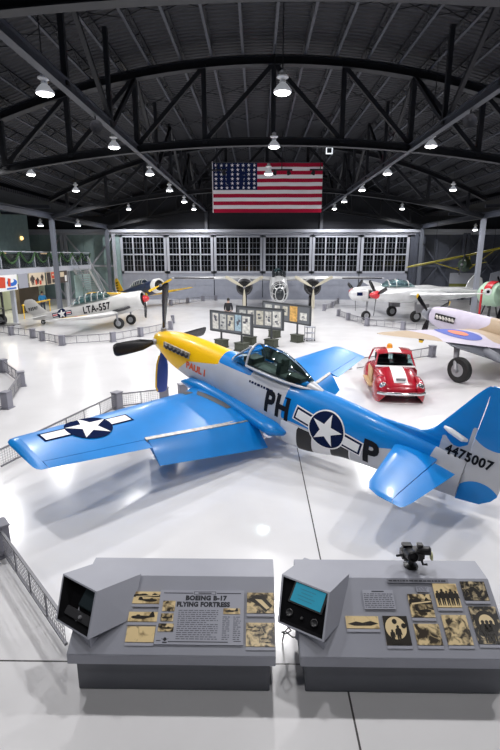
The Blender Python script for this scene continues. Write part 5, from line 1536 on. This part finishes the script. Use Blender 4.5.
# ------------------------------------------------------------------ people
def person(label, loc, rz, coat, legs, hair, bend=0.0):
    r = thing('person', label, 'person', loc, rz)
    def skin(name, verts, edges, mat, root=0):
        me = bpy.data.meshes.new(name); me.from_pydata([v[0] for v in verts], edges, [])
        o = bpy.data.objects.new(name, me); COL.objects.link(o); o.parent = r; me.materials.append(mat)
        sk = o.modifiers.new('skin', 'SKIN')
        for i, v in enumerate(verts):
            q = me.skin_vertices[0].data[i]; q.radius = v[1]; q.use_root = (i == root)
        sk.use_smooth_shade = True
        s_ = o.modifiers.new('sub', 'SUBSURF'); s_.levels = 2; s_.render_levels = 2
        return o
    b = bend
    vs = [((0, 0, 0.95), (0.15, 0.11)), ((0, -0.02 - b * .3, 1.15), (0.155, 0.11)), ((0, -0.02 - b * .8, 1.38), (0.175, 0.11)), ((0, -b, 1.47), (0.07, 0.065)), ((0, -0.02 - b, 1.56), (0.06, 0.06)), ((0, -0.03 - b, 1.64), (0.085, 0.10)), ((0, -0.02 - b, 1.73), (0.07, 0.085))]
    es = [(0, 1), (1, 2), (2, 3), (3, 4), (4, 5), (5, 6)]
    for sg in (1, -1):
        n = len(vs)
        vs += [((sg * 0.19, -b * .8, 1.40), (0.075, 0.07)), ((sg * 0.26, 0.02 - b * .6, 1.14), (0.055, 0.052)), ((sg * 0.25, -0.10 - b, 0.92), (0.04, 0.036)), ((sg * 0.245, -0.13 - b, 0.83), (0.028, 0.042))]
        es += [(2, n), (n, n + 1), (n + 1, n + 2), (n + 2, n + 3)]
        n = len(vs)
        vs += [((sg * 0.10, 0, 0.86), (0.095, 0.095)), ((sg * 0.11, -0.01, 0.50), (0.065, 0.065)), ((sg * 0.12, 0.01, 0.10), (0.045, 0.045)), ((sg * 0.13, -0.12, 0.05), (0.045, 0.035))]
        es += [(0, n), (n, n + 1), (n + 1, n + 2), (n + 2, n + 3)]
    skin('body', vs, es, M['skin_tone'])
    cv = [((0, 0, 0.82), (0.19, 0.14)), ((0, -b * .3, 1.12), (0.185, 0.14)), ((0, -b * .8, 1.36), (0.20, 0.14)), ((0, -b * .9, 1.46), (0.09, 0.085))]
    ce = [(0, 1), (1, 2), (2, 3)]
    for sg in (1, -1):
        n = len(cv); cv += [((sg * 0.20, -b * .8, 1.39), (0.095, 0.09)), ((sg * 0.265, 0.02 - b * .6, 1.14), (0.075, 0.07)), ((sg * 0.255, -0.09 - b, 0.94), (0.058, 0.055))]
        ce += [(2, n), (n, n + 1), (n + 1, n + 2)]
    skin('jacket', cv, ce, coat)
    tv = [((0, 0, 0.94), (0.165, 0.125))]; te = []
    for sg in (1, -1):
        n = len(tv); tv += [((sg * 0.10, 0, 0.84), (0.112, 0.112)), ((sg * 0.11, -0.01, 0.50), (0.083, 0.083)), ((sg * 0.12, 0.01, 0.10), (0.068, 0.068))]; te += [(0, n), (n, n + 1), (n + 1, n + 2)]
    skin('trousers', tv, te, legs)
    m = MB(); m.loft([[V((0.10 * k * math.cos(t), -0.0 - b + 0.115 * k * math.sin(t), z)) for t in [2 * PI * j / 14 for j in range(14)]] for z, k in ((1.62, 0.93), (1.68, 1.02), (1.75, 0.92), (1.80, 0.5), (1.815, 0.1))]); m.build('hair', hair, r)
    f = MB(); f.lathe([(0.012, 0), (0.02, 0.02), (0.004, 0.03)], (0, -0.125 - b, 1.645), (0, -1, 0), 8)
    for sg in (1, -1): f.lathe([(0.012, 0), (0.008, 0.008)], (sg * 0.035, -0.122 - b, 1.67), (0, -1, 0), 8)
    f.box((0, -0.118 - b, 1.595), (0.05, 0.01, 0.01)); f.build('face', M['skin_tone'], r)
    return r
M['skin_tone'] = pbr('skin', (0.48, 0.30, 0.22), 0.55)
M['coat_dark'] = pbr('black jacket', (0.010, 0.010, 0.014), 0.8)
M['coat_blue'] = pbr('bright blue jacket', (0.02, 0.26, 0.62), 0.6)
M['jeans'] = pbr('dark jeans', (0.04, 0.055, 0.09), 0.8)
M['hair_dark'] = pbr('dark hair', (0.015, 0.011, 0.010), 0.6)
person('person in a black jacket standing behind the front picture board', (-2.0, 33.2, 0), PI, M['coat_dark'], M['jeans'], M['hair_dark'])
person('person in a bright blue jacket under the gallery', (-18.0, 39.6, 0), 0.7, M['coat_blue'], M['jeans'], M['hair_dark'], 0.05)

# ------------------------------------------------------------------ low barriers round the aircraft
M['barrier_post'] = pbr('barrier post grey', (0.22, 0.22, 0.26), 0.45)
M['barrier_rail'] = pbr('barrier rail', (0.20, 0.20, 0.22), 0.4, 0.3)
M['wire'] = pbr('wire mesh', (0.30, 0.30, 0.32), 0.4, 0.4)
def barrier(label, pts, gap=0.22, posts=None, group='low mesh barriers round the exhibits', panel_posts=0.75):
    r = thing('mesh_barrier', label, 'barrier', V((*pts[0], 0)), group=group)
    o = V((*pts[0], 0))
    P_ = [V((*p, 0)) - o for p in pts]
    for i, p in enumerate(P_):
        if posts is not None and i not in posts: continue
        a = P_[min(i + 1, len(P_) - 1)] - P_[max(i - 1, 0)]
        R_ = Matrix.Rotation(math.atan2(a.y, a.x), 3, 'Z')
        m = MB(); m.box(p + V((0, 0, 0.26)), (0.26, 0.24, 0.52), R_); m.box(p + R_ @ V((0, 0.0, 0.535)), (0.30, 0.28, 0.03), R_); m.box(p + V((0, 0, 0.015)), (0.34, 0.32, 0.03), R_)
        m.build('barrier_post', M['barrier_post'], r, smooth=0, bevel=0.008)
    for a, b in zip(P_, P_[1:]):
        d = (b - a); L = d.length; d.normalize()
        a2, b2 = a + d * 0.14, b - d * 0.14
        m = MB()
        m.bar(a2 + V((0, 0, 0.47)), b2 + V((0, 0, 0.47)), 0.035, 0.035); m.bar(a2 + V((0, 0, 0.08)), b2 + V((0, 0, 0.08)), 0.035, 0.035)
        n = max(1, round(L / panel_posts))
        for k in range(1, n): m.bar(a2 + (b2 - a2) * k / n + V((0, 0, 0.08)), a2 + (b2 - a2) * k / n + V((0, 0, 0.47)), 0.02, 0.02)
        po = m.build('mesh_panel', M['barrier_rail'], r, smooth=0)
        w = MB(); g = max(0.07, L / 90)
        k = g
        while k < L - 0.28:
            w.bar(a2 + d * k + V((0, 0, 0.08)), a2 + d * k + V((0, 0, 0.47)), 0.006, 0.006, up=(1, 0, 0)); k += g
        for z in (0.14, 0.2, 0.26, 0.32, 0.38, 0.43): w.bar(a2 + V((0, 0, z)), b2 + V((0, 0, z)), 0.006, 0.006)
        w.build('wire_mesh', M['wire'], po, smooth=0)
    return r
barrier('low grey mesh barrier running from the left edge to behind the viewing box', [(-5.6, 8.2), (-4.08, 6.58), (-2.20, 4.60)], posts=(0, 1))
barrier('low grey mesh barrier passing behind the near wing of the blue fighter', [(-6.9, 6.2), (-5.75, 9.5), (-4.35, 14.0), (-3.0, 14.6)], posts=(0, 2, 3))
barrier('low grey mesh barrier passing behind the blue fighter and the red car', [(-2.45, 15.0), (0.7, 17.0), (4.1, 19.25), (8.31, 22.0)], posts=(0, 1, 3))
barrier('low grey mesh barrier at the left edge beside the blue wing tip', [(-9.2, 13.2), (-7.83, 14.0), (-8.64, 16.6), (-10.4, 18.7), (-11.6, 18.2)], posts=(1, 2, 3))
barrier('low grey mesh barrier round the lettered silver trainer', [(-16.6, 29.0), (-14.83, 28.0), (-13.06, 27.0), (-12.1, 26.1), (-10.4, 24.7), (-8.0, 25.8), (-6.9, 27.6), (-5.6, 30.4), (-6.0, 33.5)])
barrier('low grey mesh barrier round the twin boom fighter', [(6.5, 37.6), (6.82, 35.2), (7.54, 32.2), (9.46, 30.4), (12.5, 28.2)])
barrier('low grey mesh barrier on the right side of the bomber', [(5.9, 41.5), (7.0, 44.0), (8.2, 48.0)])
barrier('low grey mesh barrier between bomber and the blue trainer', [(-8.3, 45.6), (-7.0, 48.0), (-5.7, 50.2), (-4.4, 51.0)])

# ------------------------------------------------------------------ flag
M['flag_red'] = pbr('flag red', (0.42, 0.012, 0.045), 0.85, spec=0.1)
M['flag_white'] = pbr('flag white', (0.86, 0.84, 0.88), 0.85, spec=0.1)
M['flag_blue'] = pbr('flag blue', (0.010, 0.018, 0.075), 0.85, spec=0.1)
FX0, FX1, FZ0, FZ1, FY = -3.25, 4.77, 7.78, 11.2, 37.0
fl = thing('flag', 'large stars and stripes flag hanging in front of the roof trusses', 'flag', (FX0, FY, FZ0))
FW, FH = FX1 - FX0, FZ1 - FZ0
rip = lambda x, z: 0.035 * math.sin(x * 2.1 + 0.4) + 0.02 * math.sin(x * 5.3 + z)
def fl_strip(mb, x0, x1, z0, z1, mi, off=0.0):
    n = max(2, int((x1 - x0) / 0.12))
    mb.loft([[V((x, rip(x, z0) - off - 0.004, z0)), V((x, rip(x, z1) - off - 0.004, z1)), V((x, rip(x, z1) + 0.004 - off, z1)), V((x, rip(x, z0) + 0.004 - off, z0))] for x in [x0 + (x1 - x0) * k / n for k in range(n + 1)]], mi)
m = MB()
for k in range(13):
    fl_strip(m, 0, FW, FH * k / 13, FH * (k + 1) / 13, 0 if k % 2 == 0 else 1)
m.build('striped_field', [M['flag_red'], M['flag_white']], fl, smooth=30)
m = MB(); cw_, ch_ = FW * 0.405, FH * 7 / 13
fl_strip(m, 0, cw_, FH - ch_, FH, 0, 0.012)
c = m.build('star_field', M['flag_blue'], fl, smooth=30)
m = MB()
for r_ in range(6):
    for k in range(8):
        x, z = cw_ * (k + 0.55) / 8.1, FH - ch_ * (r_ + 0.5) / 6
        m.prism([(x + px, z + pz) for px, pz in star_pts(0.14)], 0.006, Matrix(((1, 0, 0, 0), (0, 0, -1, rip(x, z) - 0.018), (0, 1, 0, 0), (0, 0, 0, 1))))
m.build('star_pattern', M['flag_white'], c, smooth=0)
m = MB(); m.tube([(-0.05, 0, FH + 0.03), (FW + 0.05, 0, FH + 0.03)], 0.03, 8)
for x in (0.3, FW * .33, FW * .66, FW - 0.3): m.tube([(x, 0, FH), (x, 0.7, Z_TOP(FX0 + x - CX) - FZ0 - 0.1)], 0.012, 6)
m.build('hanging_rod', M['joist'], fl)
m = MB(); m.tube([(-0.03, 0, 0), (-0.03, 0, FH + 0.1)], 0.03, 8); m.build('side_hem', M['flag_white'], fl)

# roof mounted bits: loudspeaker, square sign lamp, horn speakers
M['speaker_grey'] = pbr('loudspeaker grey', (0.06, 0.06, 0.07), 0.6)
for x, y, lb in ((CX - 6.1, 17.2, 'grey horn loudspeaker under the left longitudinal beam'), (CX + 6.1, 16.7, 'grey horn loudspeaker under the right longitudinal beam')):
    zt = Z_BOT(6.1) - 0.165
    r = thing('horn_loudspeaker', lb, 'loudspeaker', (x, y, zt - 0.38), group='horn loudspeakers')
    r.scale = (0.75, 0.75, 0.77)
    m = MB(); m.lathe([(0.06, -0.25), (0.10, -0.1), (0.16, 0.05), (0.26, 0.2), (0.28, 0.22), (0.08, 0.05)], (0, 0, 0.15), (0.35 if x < 0 else -0.35, -0.75, -0.5), 20); m.build('horn', M['speaker_grey'], r)
    m = MB(); m.tube([(0, 0, 0.15), (0, 0, 0.5)], 0.03, 8); m.build('hanging_bracket', M['steel'], r)
r = thing('sign_lamp', 'small square frame of white light beside the top right of the flag', 'lamp', (5.0, 35.6, 11.75))
m = MB()
for q in ((0, .2), (0, -.2)): m.box((0, 0, q[1]), (0.46, 0.04, 0.07))
for q in ((.2, 0), (-.2, 0)): m.box((q[0], 0, 0), (0.07, 0.04, 0.33))
m.build('light_frame', emit('white sign light', (0.9, 0.95, 1), 1.0), r, smooth=0)
m = MB(); m.box((0, 0.06, 0), (0.5, 0.06, 0.5)); m.tube([(0, 0.06, 0.2), (0, 0.06, 1.4)], 0.02, 6); m.build('housing', M['steel'], r, smooth=0)
for x, lb in ((-2.9, 'dark spotlight cluster at the top left corner of the flag'), (1.75, 'dark spotlight cluster at the top middle of the flag'), (4.5, 'dark spotlight cluster at the top right corner of the flag')):
    r = thing('spotlight_cluster', lb, 'spotlight', (x, 36.2, 10.6), group='spotlights over the flag')
    m = MB(); m.box((0, 0, 0.0), (1.5, 0.1, 0.1)); m.tube([(0, 0, 0), (0, 0, 2.5)], 0.03, 6); m.build('bar', M['steel'], r, smooth=0)
    for k in (-1, 1):
        m = MB(); m.lathe([(0.1, 0), (0.16, 0.25), (0.12, 0.28)], (0.45 * k, 0, -0.06), (0.4 * k, 0.3, -1), 14); m.build('spotlight', M['steel'], r)

# ------------------------------------------------------------------ left gallery
GX, GY0, GY1, GZ = -17.0, 27.0, 49.0, 3.72
M['gallery_white'] = pbr('gallery fascia', (0.38, 0.40, 0.42), 0.6)
M['garland_green'] = pbr('garland green', (0.025, 0.075, 0.02), 0.8, 0, 0.4, 30)
M['rail_panel'] = glass('rail panel', (0.80, 0.82, 0.78), 0.35, 0.2)
M['wood_tan'] = pbr('tan panel', (0.50, 0.36, 0.20), 0.6, 0, 0.15, 3)
m = MB(); m.box((GX - 5, (GY0 + GY1) / 2, GZ - 0.15), (10, GY1 - GY0, 0.3)); struct(m.build('gallery_floor', M['gallery_white'], smooth=0))
m = MB(); m.box((GX + 0.06, (GY0 + GY1) / 2, GZ - 0.16), (0.12, GY1 - GY0, 0.42)); struct(m.build('trim_2', M['trim_light'], smooth=0))
for y in (28.5, 33.5, 43.5, 48.5):
    m = MB(); m.box((GX - 0.3, y, GZ / 2 - 0.15), (0.25, 0.25, GZ - 0.3)); struct(m.build('gallery_pillar', M['trim_light'], smooth=0))
rl = bpy.data.objects.new('gallery_railing', None); COL.objects.link(rl); struct(rl)
n = 9
for k in range(n + 1):
    y = GY0 + (GY1 - GY0) * k / n
    MB().box((GX, y, GZ + 0.6), (0.07, 0.07, 1.2)).build('baluster_post', M['trim_light'], rl, smooth=0)
    if k < n:
        yy = GY0 + (GY1 - GY0) * (k + 0.5) / n
        MB().box((GX, yy, GZ + 0.58), (0.03, (GY1 - GY0) / n - 0.12, 0.96)).build('rail_pane', M['rail_panel'], rl, smooth=0)
MB().box((GX, (GY0 + GY1) / 2, GZ + 1.22), (0.1, GY1 - GY0, 0.06)).build('handrail', M['trim_light'], rl, smooth=0)
ords = ['first', 'second', 'third', 'fourth', 'fifth', 'sixth', 'seventh', 'eighth', 'ninth']
vis = 0
for k in range(n):
    y0, y1 = GY0 + (GY1 - GY0) * k / n, GY0 + (GY1 - GY0) * (k + 1) / n
    if y1 < 30: continue
    rd = random.Random(k); m = MB()
    pth = [V((GX + 0.12, y0 + 0.12 + (y1 - y0 - 0.24) * t, GZ + 1.16 - 0.95 * (1 - (2 * t - 1) ** 2) * 0.75)) for t in [j / 16 for j in range(17)]]
    m.tube(pth, [0.05 + 0.03 * rd.random() for _ in pth], 8)
    for p in pth:
        for q in range(5): m.bar(p, p + V((rd.uniform(-.02, .1), rd.uniform(-.1, .1), rd.uniform(-.1, .1))), 0.03, 0.03)
    tag(m.build('garland', M['garland_green'], smooth=0), 'green garland swag on the gallery railing, %s from the left edge' % ords[vis], 'garland', 'garlands along the gallery railing'); vis += 1
# pictures hung under the gallery edge
def hung(name, label, y0, y1, z0, z1, base, blobs, frame=None):
    r = thing(name, label, 'poster', (GX + 0.16, (y0 + y1) / 2, z0), rz=PI / 2, group='posters hung under the gallery edge')
    w, h = y1 - y0, z1 - z0
    m = MB(); m.box((0, 0, h / 2), (w, 0.03, h)); m.build('sheet', base, r, smooth=0)
    for i, (mat, poly) in enumerate(blobs):
        m = MB(); m.prism([(x * w, z * h) for x, z in poly], 0.004, Matrix(((1, 0, 0, 0), (0, 0, -1, -0.016 - 0.0045 * i), (0, 1, 0, 0), (0, 0, 0, 1)))); m.build('printed_shape', mat, r, smooth=0)
    m = MB(); m.tube([(-w * .4, 0, h), (-w * .4, 0, GZ - 0.30 - z0)], 0.01, 6); m.tube([(w * .4, 0, h), (w * .4, 0, GZ - 0.30 - z0)], 0.01, 6); m.build('hanger', M['steel'], r)
red_, blue_ = pbr('poster red', (0.55, 0.05, 0.015), 0.6), pbr('poster blue', (0.01, 0.12, 0.50), 0.6)
wht, tan_, drk = M['white'], pbr('poster cream', (0.62, 0.52, 0.38), 0.6), pbr('poster dark', (0.05, 0.035, 0.03), 0.6)
hung('poster', 'white poster with big red and blue shapes at the left edge', 30.4, 33.4, 2.35, 3.40, wht, [(red_, [(-.45, .25), (-.05, .2), (-.02, .85), (-.3, .92), (-.45, .8)]), (blue_, circ(.23, 20, .26, .5)), (wht, circ(.13, 16, .22, .62)), (blue_, rect(.0, .08, .42, .18)), (red_, [(.05, .3), (.16, .25), (.2, .75), (.08, .8)])])
hung('poster', 'plain grey poster right of the red and blue one', 33.6, 35.0, 2.40, 3.40, pbr('poster grey', (0.30, 0.31, 0.36), 0.6), [])
hung('poster', 'cream poster with small dark figures', 35.2, 37.9, 2.40, 3.40, tan_, [(drk, person_poly(-.3, .1, .75)), (red_, rect(-.15, .1, -.05, .5)), (drk, person_poly(.0, .15, .5)), (drk, person_poly(.3, .35, .5)), (red_, rect(.1, .1, .22, .4))])
hung('poster', 'dark red poster with a pale head, left of the column', 38.2, 40.4, 2.40, 3.40, tan_, [(drk, rect(-.48, .05, -.15, .95)), (red_, rect(-.1, .45, .2, .95)), (drk, rect(-.05, .1, .2, .4)), (tan_, circ(.08, 14, .05, .75)), (drk, rect(.26, .1, .46, .9))])
hung('poster', 'dark poster under the gallery, just right of the column', 40.7, 42.4, 2.4, 3.4, drk, [(tan_, rect(-.4, .5, .1, .9)), (wht, rect(.15, .1, .4, .6))])
# things up on the gallery
for y0, y1, lb in ((33.0, 35.0, 'tan display panel on the gallery behind the railing, left one'), (40.6, 42.2, 'tan display panel on the gallery behind the railing, right one')):
    r = thing('notice_board', lb, 'notice board', (GX - 1.2, (y0 + y1) / 2, GZ), rz=PI / 2)
    MB().box((0, 0, 0.62), (y1 - y0, 0.05, 1.1)).build('panel', M['wood_tan'], r, smooth=0)
    for s in (-1, 1): MB().box((s * 0.4 * (y1 - y0), 0, 0.04), (0.06, 0.5, 0.08)).build('foot', M['dark_metal'], r, smooth=0)
r = thing('cabinet', 'dark cabinet standing on the gallery near the left edge', 'cabinet', (GX - 5.5, 40.5, GZ), rz=PI / 2)
MB().box((0, 0, 0.95), (2.0, 0.7, 1.8)).build('body', M['dark_metal'], r, smooth=0, bevel=0.02)
MB().box((-.5, -0.36, 0.95), (0.9, 0.03, 1.65)).build('door', M['black'], r, smooth=0)
MB().box((.5, -0.36, 0.95), (0.9, 0.03, 1.65)).build('door', M['black'], r, smooth=0)
m = MB(); m.box((-23.5, 41, 6.2), (0.2, 18, 5.0)); struct(m.build('wall_gallery', M['wall_teal'], smooth=0))
r = thing('wall_light', 'small warm orange wall light above the gallery', 'lamp', (-23.36, 48.2, 6.35))
MB().lathe([(0.18, 0), (0.16, 0.14), (0.05, 0.2)], (0, 0, 0), (1, 0, 0), 16).build('shade', emit('warm orange glow', (1.0, 0.55, 0.2), 3.0), r)
# stair up to the gallery
r = bpy.data.objects.new('gallery_stair', None); COL.objects.link(r); struct(r); r.location = (-15.9, 43.4, 0)
m = MB()
for k in range(16): m.box((0, 0.28 * k + 0.1, 3.5 - 0.22 * k), (1.3, 0.30, 0.05))
for s in (-.68, .68): m.bar((s, 0, 3.45), (s, 4.4, 0.2), 0.06, 0.3)
m.build('stair_flight', M['gallery_white'], r, smooth=0)
m = MB()
for s in (-.68, .68):
    m.tube([(s, 0, 4.6), (s, 4.4, 1.2)], 0.04, 8)
    for k in range(12): m.bar((s, 0.38 * k, 3.5 - 0.295 * k), (s, 0.38 * k, 4.55 - 0.295 * k), 0.03, 0.03)
m.build('stair_rail', M['trim_light'], r, smooth=0)
for k, y in enumerate((44.2, 46.5)):
    m = MB(); m.box((-16.55, y, 1.5), (0.06, 1.9, 2.9)); m.box((-16.5, y, 1.5), (0.05, 1.7, 0.08)); tag(m.build('storage_screen', M['wall_teal'], smooth=0), 'grey green screen standing under the stair, %s' % ('nearer the column' if k == 0 else 'farther from the column'), 'screen')
# yellow pole rail and boxes under the gallery
r = thing('yellow_rail', 'yellow rail standing under the gallery behind the silver tail', 'rail', (-17.6, 36.5, 0), rz=PI / 2)
m = MB(); m.tube([(-1.2, 0, 1.05), (3.6, 0, 1.05)], 0.06, 8); m.build('rail', M['yellow'], r)
for x in (-1.1, 1.2, 3.5): MB().tube([(x, 0, 0), (x, 0, 1.05)], 0.04, 8).build('leg', M['yellow'], r)
m = MB(); m.box((-19.6, 40.5, 1.2), (0.3, 3.6, 2.4)); tag(m.build('partition_board', pbr('brown partition', (0.10, 0.075, 0.05), 0.7), smooth=0), 'brown partition board under the gallery behind the person in blue', 'partition')
# lit pale wall under the gallery
m = MB(); m.box((-22.0, 38, 1.8), (0.2, 22, 3.5)); struct(m.build('wall_under_gallery', pbr('pale green wall', (0.50, 0.55, 0.42), 0.7), smooth=0))
for y in (31.5, 37.5, 43.0):
    l = bpy.data.lights.new('under_gallery_light', 'AREA'); l.energy = 90; l.size = 1.0; l.color = (1.0, 0.95, 0.78)
    lo = bpy.data.objects.new('under_gallery_light', l); COL.objects.link(lo); lo.location = (-20.2, y, 3.38)
    m = MB(); m.box((-20.2, y, 3.52), (1.2, 1.2, 0.1)); m.box((-20.2, y, 3.46), (1.1, 1.1, 0.02)); tag(m.build('ceiling_fitting', emit('lit panel', (1, 0.95, 0.8), 2.0), smooth=0), 'square lit fitting under the gallery, %s' % {31.5: 'over the forklift', 37.5: 'left of the column', 43.0: 'behind the stair'}[y], 'lamp', 'lit fittings under the gallery')
# forklift
M['lift_green'] = pbr('dark olive machine', (0.035, 0.05, 0.03), 0.5)
r = thing('forklift', 'dark olive forklift parked at the left edge under the gallery', 'forklift', (-17.9, 31.6, 0), rz=-0.1)
m = MB(); m.box((-0.9, 0, 0.75), (1.7, 1.05, 0.7)); m.box((-1.6, 0, 0.95), (0.4, 1.0, 0.9)); m.build('chassis', M['lift_green'], r, smooth=0, bevel=0.05)
m = MB()
for s in (-.35, .35): m.box((0.62, s, 1.3), (0.12, 0.1, 2.4))
for z in (0.35, 1.2, 2.1): m.box((0.62, 0, z), (0.1, 0.7, 0.1))
m.build('mast', M['dark_metal'], r, smooth=0)
for s in (-.3, .3): MB().box((1.2, s, 0.14), (1.1, 0.12, 0.05)).build('fork', M['dark_metal'], r, smooth=0)
m = MB()
for x in (-1.5, 0.3):
    for s in (-.48, .48): m.tube([(x, s, 1.1), (x, s, 2.15)], 0.035, 8)
m.box((-0.6, 0, 2.17), (1.95, 1.05, 0.06)); m.build('overhead_guard', M['dark_metal'], r, smooth=0)
m = MB(); m.box((-0.9, 0, 1.2), (0.5, 0.5, 0.12)); m.box((-1.15, 0, 1.5), (0.12, 0.5, 0.5)); m.build('seat', M['black'], r, smooth=0, bevel=0.03)
for x, rr_ in ((0.25, 0.40), (-1.35, 0.34)):
    for s in (-.55, .55): wheel_parts(V((x, s, rr_)), (0, 1, 0), rr_, 0.24, r)

# ------------------------------------------------------------------ right side exhibits
r = thing('exhibit_board', 'large board, white above and dark yellow green below, left of the right column', 'display board', (19.8, 46.6, 0), rz=-0.15)
MB().box((0, 0, 2.55), (2.3, 0.08, 1.0)).build('upper_sheet', M['column'], r, smooth=0)
MB().box((0, 0, 1.53), (2.3, 0.08, 1.04)).build('lower_sheet', pbr('yellow green sheet', (0.16, 0.17, 0.04), 0.6), r, smooth=0)
for s in (-1.0, 1.0): MB().box((s, 0.08, 1.5), (0.08, 0.08, 3.0)).build('leg', M['dark_metal'], r, smooth=0)
r = thing('exhibit_board', 'pale tilted board standing right of the right column', 'display board', (22.2, 44.2, 0), rz=0.25)
m = MB(); m.prism([(-1.2, 1.6), (1.0, 1.9), (0.6, 3.5), (-1.0, 3.1)], 0.06, Matrix(((1, 0, 0, 0), (0, 0, 1, 0), (0, 1, 0, 0), (0, 0, 0, 1)))); m.build('sheet', M['column'], r, smooth=0)
for s in (-.8, .7): MB().box((s, 0.1, 1.2), (0.08, 0.08, 2.4)).build('leg', M['dark_metal'], r, smooth=0)
r = thing('safety_pole', 'thin red and white pole with a round disc beside the right column', 'pole', (14.9, 31.8, 0))
m = MB(); m.tube([(0, 0, 0), (0, 0, 2.5)], 0.07, 10); m.build('pole', M['red'], r)
m = MB(); m.lathe([(0.24, 0), (0.24, 0.04)], (0.35, -0.1, 2.35), (0, -1, 0), 20); m.bar((0, -0.05, 2.35), (0.3, -0.08, 2.35), 0.04, 0.04); m.build('disc', M['white'], r)
m = MB(); m.lathe([(0.11, 0), (0.11, 0.045)], (0.35, -0.1, 2.35), (0, -1, 0), 16); m.build('disc_centre', M['letter_black'], r)
MB().lathe([(0.25, 0), (0.25, 0.05), (0.08, 0.1)], (0, 0, 0), (0, 0, 1), 18).build('base', M['dark_metal'], r)
r = thing('engine_exhibit', 'pale green cowled engine with red top and black propeller at the right edge', 'engine', (16.6, 33.2, 0), rz=0)
m = MB(); m.lathe([(0.3, -0.5), (0.75, -0.35), (0.85, 0.0), (0.85, 0.8), (0.6, 1.1)], (0, 0, 2.05), (-0.45, 0.89, 0), 28); eo = m.build('cowl', M['pale_green'], r, smooth=50)
m = MB()
rg = []
ax = V((-0.45, 0.89, 0)).normalized(); sd = V((0.89, 0.45, 0)).normalized()
for h in (-0.1, 0.45): rg.append([V((0, 0, 2.05)) + ax * h + (sd * math.cos(t) + V((0, 0, 1)) * math.sin(t)) * q for q in (0.87, 0.91) for t in ([0.15 * PI + 0.7 * PI * k / 14 for k in range(15)] if q < 0.9 else [0.85 * PI - 0.7 * PI * k / 14 for k in range(15)])])
m.loft(rg); m.build('red_band', M['red'], eo, smooth=40)
for k in range(3):
    b_ = MB(); blade(b_, (0, 0, 0), 2 * PI * k / 3 - 0.7, 1.75, 0.1, 0.3, 0.5, 0.9)
    xq = lambda p: V((0.33, -0.65, 2.0)) + ax * p.x + sd * (p.y) + V((0, 0, p.z))
    b_.build('propeller_blade', M['gloss_black'], r, xq)
MB().lathe([(0.02, -0.25), (0.14, -0.1), (0.17, 0.2)], (0.33, -0.65, 2.0), ax, 16).build('propeller_hub', M['grey_metal'], r)
m = MB()
for s in (-.5, .5): m.tube([V((0, 0, 0)) + sd * s, V((0, 0, 1.35)) + sd * s * .5 + ax * .2], 0.05, 8); m.tube([sd * s + ax * .9, V((0, 0, 1.35)) + sd * s * .5 + ax * .6], 0.05, 8)
m.bar(sd * -.6 + V((0, 0, .04)), sd * .6 + V((0, 0, .04)), .08, .08); m.build('stand', M['dark_metal'], r)
# ------------------------------------------------------------------ camera, world, view
cam = bpy.data.cameras.new('camera')
co = bpy.data.objects.new('camera', cam); COL.objects.link(co)
FPX = 470.75
cam.sensor_fit = 'VERTICAL'
cam.sensor_height = 36.0
cam.lens = 36.0 * FPX / 750.0
cam.clip_start = 0.05
cam.clip_end = 300
co.location = (0, 0, 4.6436)
co.rotation_euler = (PI / 2 - 0.2477, 0, 0.0144)
SC.camera = co

w = bpy.data.worlds.new('hall air')
SC.world = w
w.use_nodes = True
w.node_tree.nodes['Background'].inputs['Color'].default_value = (0.5, 0.56, 0.7, 1)
w.node_tree.nodes['Background'].inputs['Strength'].default_value = 0.05
SC.view_settings.view_transform = 'Standard'
SC.view_settings.look = 'None'
SC.view_settings.exposure = 0.0
SC.view_settings.gamma = 1.0
SC.view_settings.use_curve_mapping = False
SC.cycles.use_denoising = True
SC.cycles.max_bounces = 6
SC.cycles.caustics_reflective = False
SC.cycles.caustics_refractive = False
SC.cycles.sample_clamp_indirect = 6.0
